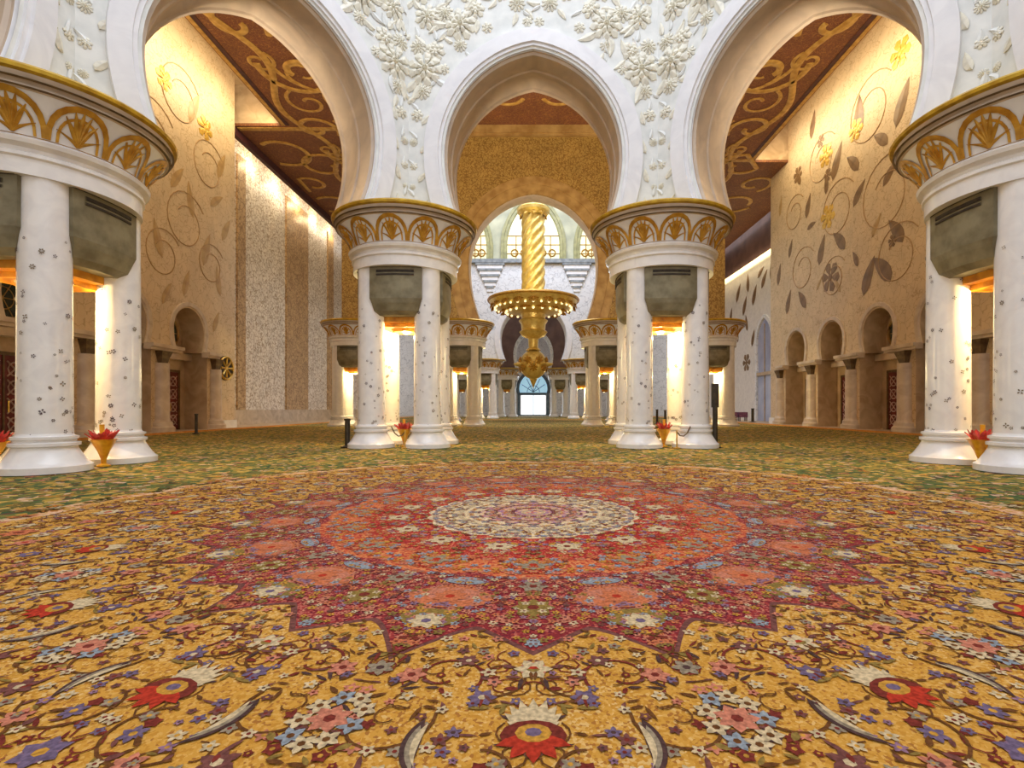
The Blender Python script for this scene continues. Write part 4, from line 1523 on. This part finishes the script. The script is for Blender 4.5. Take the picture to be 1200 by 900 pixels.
for (ad, rr_, sz, c1, c2, c3) in ((3.2, 4.18, 0.07, 'blue', 'cream', 'plum'), (8.2, 4.75, 0.085, 'plum', 'cream', None), (0, 3.92, 0.10, 'cream', 'red', 'rose'), (8.6, 4.02, 0.08, 'rose', 'maroon', 'maroon'),
                                  (11.25, 3.98, 0.08, 'grey', 'ink', 'maroon'), (0, 4.92, 0.10, 'blue', 'gold', 'violet'), (4.5, 4.85, 0.07, 'rose', 'plum', None), (11.25, 4.98, 0.10, 'maroon', 'cream', 'rose'),
                                  (2.5, 4.72, 0.06, 'blue', 'gold', None), (9.5, 5.25, 0.10, 'cream', 'maroon', 'grey'), (6, 5.2, 0.12, 'rose', 'red', 'maroon'), (0, 5.4, 0.17, 'cream', 'red', 'violet'),
                                  (11.25, 5.55, 0.18, 'salmon', 'maroon', 'maroon'), (3.5, 5.65, 0.10, 'plum', 'cream', None), (7.5, 5.75, 0.11, 'cream', 'plum', 'grey'), (5.0, 3.85, 0.06, 'plum', 'cream', None)):
    x0, r0 = pol(ad, rr_)
    bloom(x0, r0, sz, 6, c1, c2, c3)
for (ad, rr_, R, a0, turns, wd) in ((3, 4.62, 0.30, 0.5, 1.2, 0.010), (8.5, 4.4, 0.24, 3.4, -1.4, 0.011), (5.5, 5.05, 0.30, 2.0, 1.5, 0.012), (9.5, 4.95, 0.22, 0.3, -1.5, 0.010), (2.0, 5.3, 0.30, 1.0, 1.5, 0.012),
                                    (7.8, 5.5, 0.30, 4.0, -1.6, 0.012), (4.2, 5.72, 0.22, 0, 1.6, 0.012), (2.6, 3.98, 0.20, 1.2, 1.4, 0.010), (9.9, 3.75, 0.2, 4.2, 1.2, 0.010)):
    x0, r0 = pol(ad, rr_)
    P = arc_pts(x0, r0, R, R * 0.3, a0, a0 + turns * pi, 16)
    vine(P, wd, rm.choice(('maroon', 'brown', 'brown')))
    for i in (4, 8, 12):
        lens(P[i][0], P[i][1], 0.07, 0.018, rm.uniform(0, 6), rm.choice(('brown', 'maroon', 'olive', 'plum')), zz(0.0378))
# small scattered filling
n = 0
placed = []
while n < 260:
    r0 = sqrt(rm.uniform(3.45 ** 2, 6.0 ** 2))
    a = rm.uniform(0, 11.25)
    x0, y0 = pol(a, r0)
    if r0 < star(radians(a)) + 0.06:
        continue
    if any((x0 - p[0]) ** 2 + (y0 - p[1]) ** 2 < 0.056 ** 2 for p in placed):
        continue
    placed.append((x0, y0))
    n += 1
    q = rm.random()
    if q < 0.42:
        bloom(x0, y0, rm.uniform(0.022, 0.046), 5, rm.choice(('cream', 'rose', 'blue', 'plum', 'maroon', 'grey', 'violet', 'cream')), rm.choice(('maroon', 'gold', 'ink')), rm.choice((None, 'maroon', 'brown', None)), rm.uniform(0, 6), 0.0381)
    elif q < 0.82:
        for k in range(2):
            lens(x0, y0, rm.uniform(0.05, 0.12), rm.uniform(0.007, 0.014), rm.uniform(0, 6.28), rm.choice(('brown', 'brown', 'maroon', 'plum', 'olive', 'ink')), zz(0.0376))
    else:
        P = arc_pts(x0, y0, 0.09, 0.03, rm.uniform(0, 6), rm.uniform(6, 10), 9)
        vine(P, 0.006, rm.choice(('maroon', 'brown')))

# --- inside the star
x0, r0 = pol(11.25, 2.98)
for (dx, dr, a, b, c) in ((0, 0, 0.30, 0.20, 'salmon'), (0.0, -0.05, 0.2, 0.13, 'rose'), (0, -0.34, 0.17, 0.08, 'sky'), (0, 0.36, 0.20, 0.14, 'olive')):
    ca, sa = cos(radians(11.25)), sin(radians(11.25))
    blob(x0 + dr * sa, r0 + dr * ca, a, b, -radians(11.25), c, zz(0.0368), 14)
bloom(x0, r0, 0.13, 8, 'salmon', 'red', 'rose', base=0.0395)
x1, r1 = pol(11.25, 3.40)
bloom(x1, r1, 0.12, 7, 'cream', 'blue', 'gold', base=0.0395)
x1, r1 = pol(0, 3.12)
bloom(x1, r1, 0.15, 8, 'olive', 'maroon', 'gold', base=0.0395)
x1, r1 = pol(0, 2.72)
bloom(x1, r1, 0.12, 6, 'grey', 'maroon', 'rose', base=0.0395)
n = 0
placed = []
while n < 170:
    r0 = sqrt(rm.uniform(2.52 ** 2, 3.75 ** 2))
    a = rm.uniform(0, 11.25)
    x0, y0 = pol(a, r0)
    if r0 > star(radians(a)) - 0.05:
        continue
    if any((x0 - p[0]) ** 2 + (y0 - p[1]) ** 2 < 0.042 ** 2 for p in placed):
        continue
    placed.append((x0, y0))
    n += 1
    if rm.random() < 0.8:
        bloom(x0, y0, rm.uniform(0.024, 0.042), 5, rm.choice(('rose', 'rose', 'salmon', 'cream', 'violet', 'plum', 'sky', 'gold', 'olive')), rm.choice(('maroon', 'plum')), None, rm.uniform(0, 6), 0.0381)
    else:
        vine(arc_pts(x0, y0, 0.07, 0.03, rm.uniform(0, 6), rm.uniform(6, 9), 8), 0.008, rm.choice(('plum', 'rose', 'salmon')))
for (lo_, hi_, cnt, cols, cs) in ((1.95, 2.45, 46, ('salmon', 'red', 'gold', 'rose', 'sky', 'maroon', 'orange'), 0.045), (1.32, 1.95, 50, ('cream', 'rose', 'salmon', 'maroon', 'gold', 'olive', 'violet'), 0.042),
                                  (0.1, 1.25, 60, ('violet', 'grey', 'rose', 'cream', 'maroon', 'sky', 'gold', 'plum'), 0.036)):
    for k in range(cnt):
        r0 = sqrt(rm.uniform(lo_ ** 2, hi_ ** 2))
        x0, y0 = pol(rm.uniform(0, 11.25), r0)
        bloom(x0, y0, rm.uniform(0.6, 1.15) * cs, 5, rm.choice(cols), rm.choice(cols), None, rm.uniform(0, 6), 0.0381)
x1, r1 = pol(0, 2.2)
bloom(x1, r1, 0.14, 8, 'grey', 'red', 'cream', base=0.0395)
x1, r1 = pol(11.25, 1.65)
bloom(x1, r1, 0.14, 8, 'cream', 'maroon', 'olive', base=0.0395)
put('woven_motifs', (mot, CM, False), ct, kind='stuff')

# --- scattered blossoms of the green surround
gm = MB()
rq = random.Random(5)
for k in range(5200):
    d = 6.2 + 32 * rq.random() ** 1.7
    a = rq.uniform(0, 2 * pi)
    x, y = d * sin(a), CY - d * cos(a)
    if y < 2 or abs(x) > 19:
        continue
    s_ = rq.uniform(0.06, 0.17)
    c = rq.choice(('gold', 'gold', 'olive', 'rose', 'green', 'green', 'green', 'cream', 'orange', 'brown', 'gold', 'green'))
    n = 5
    z = 0.0318 + (k % 20) * 0.00004 if d > 6.5 else 0.0335
    for p in range(n):
        q = 2 * pi * p / n + a
        gm.add([(x, y, z), (x + s_ * 0.7 * cos(q + 0.4), y + s_ * 0.7 * sin(q + 0.4), z), (x + s_ * cos(q), y + s_ * sin(q), z), (x + s_ * 0.7 * cos(q - 0.4), y + s_ * 0.7 * sin(q - 0.4), z)], [(0, 1, 2, 3)], PI_[c])
put('surround_blossoms', (gm, CM, False), ct, kind='stuff')
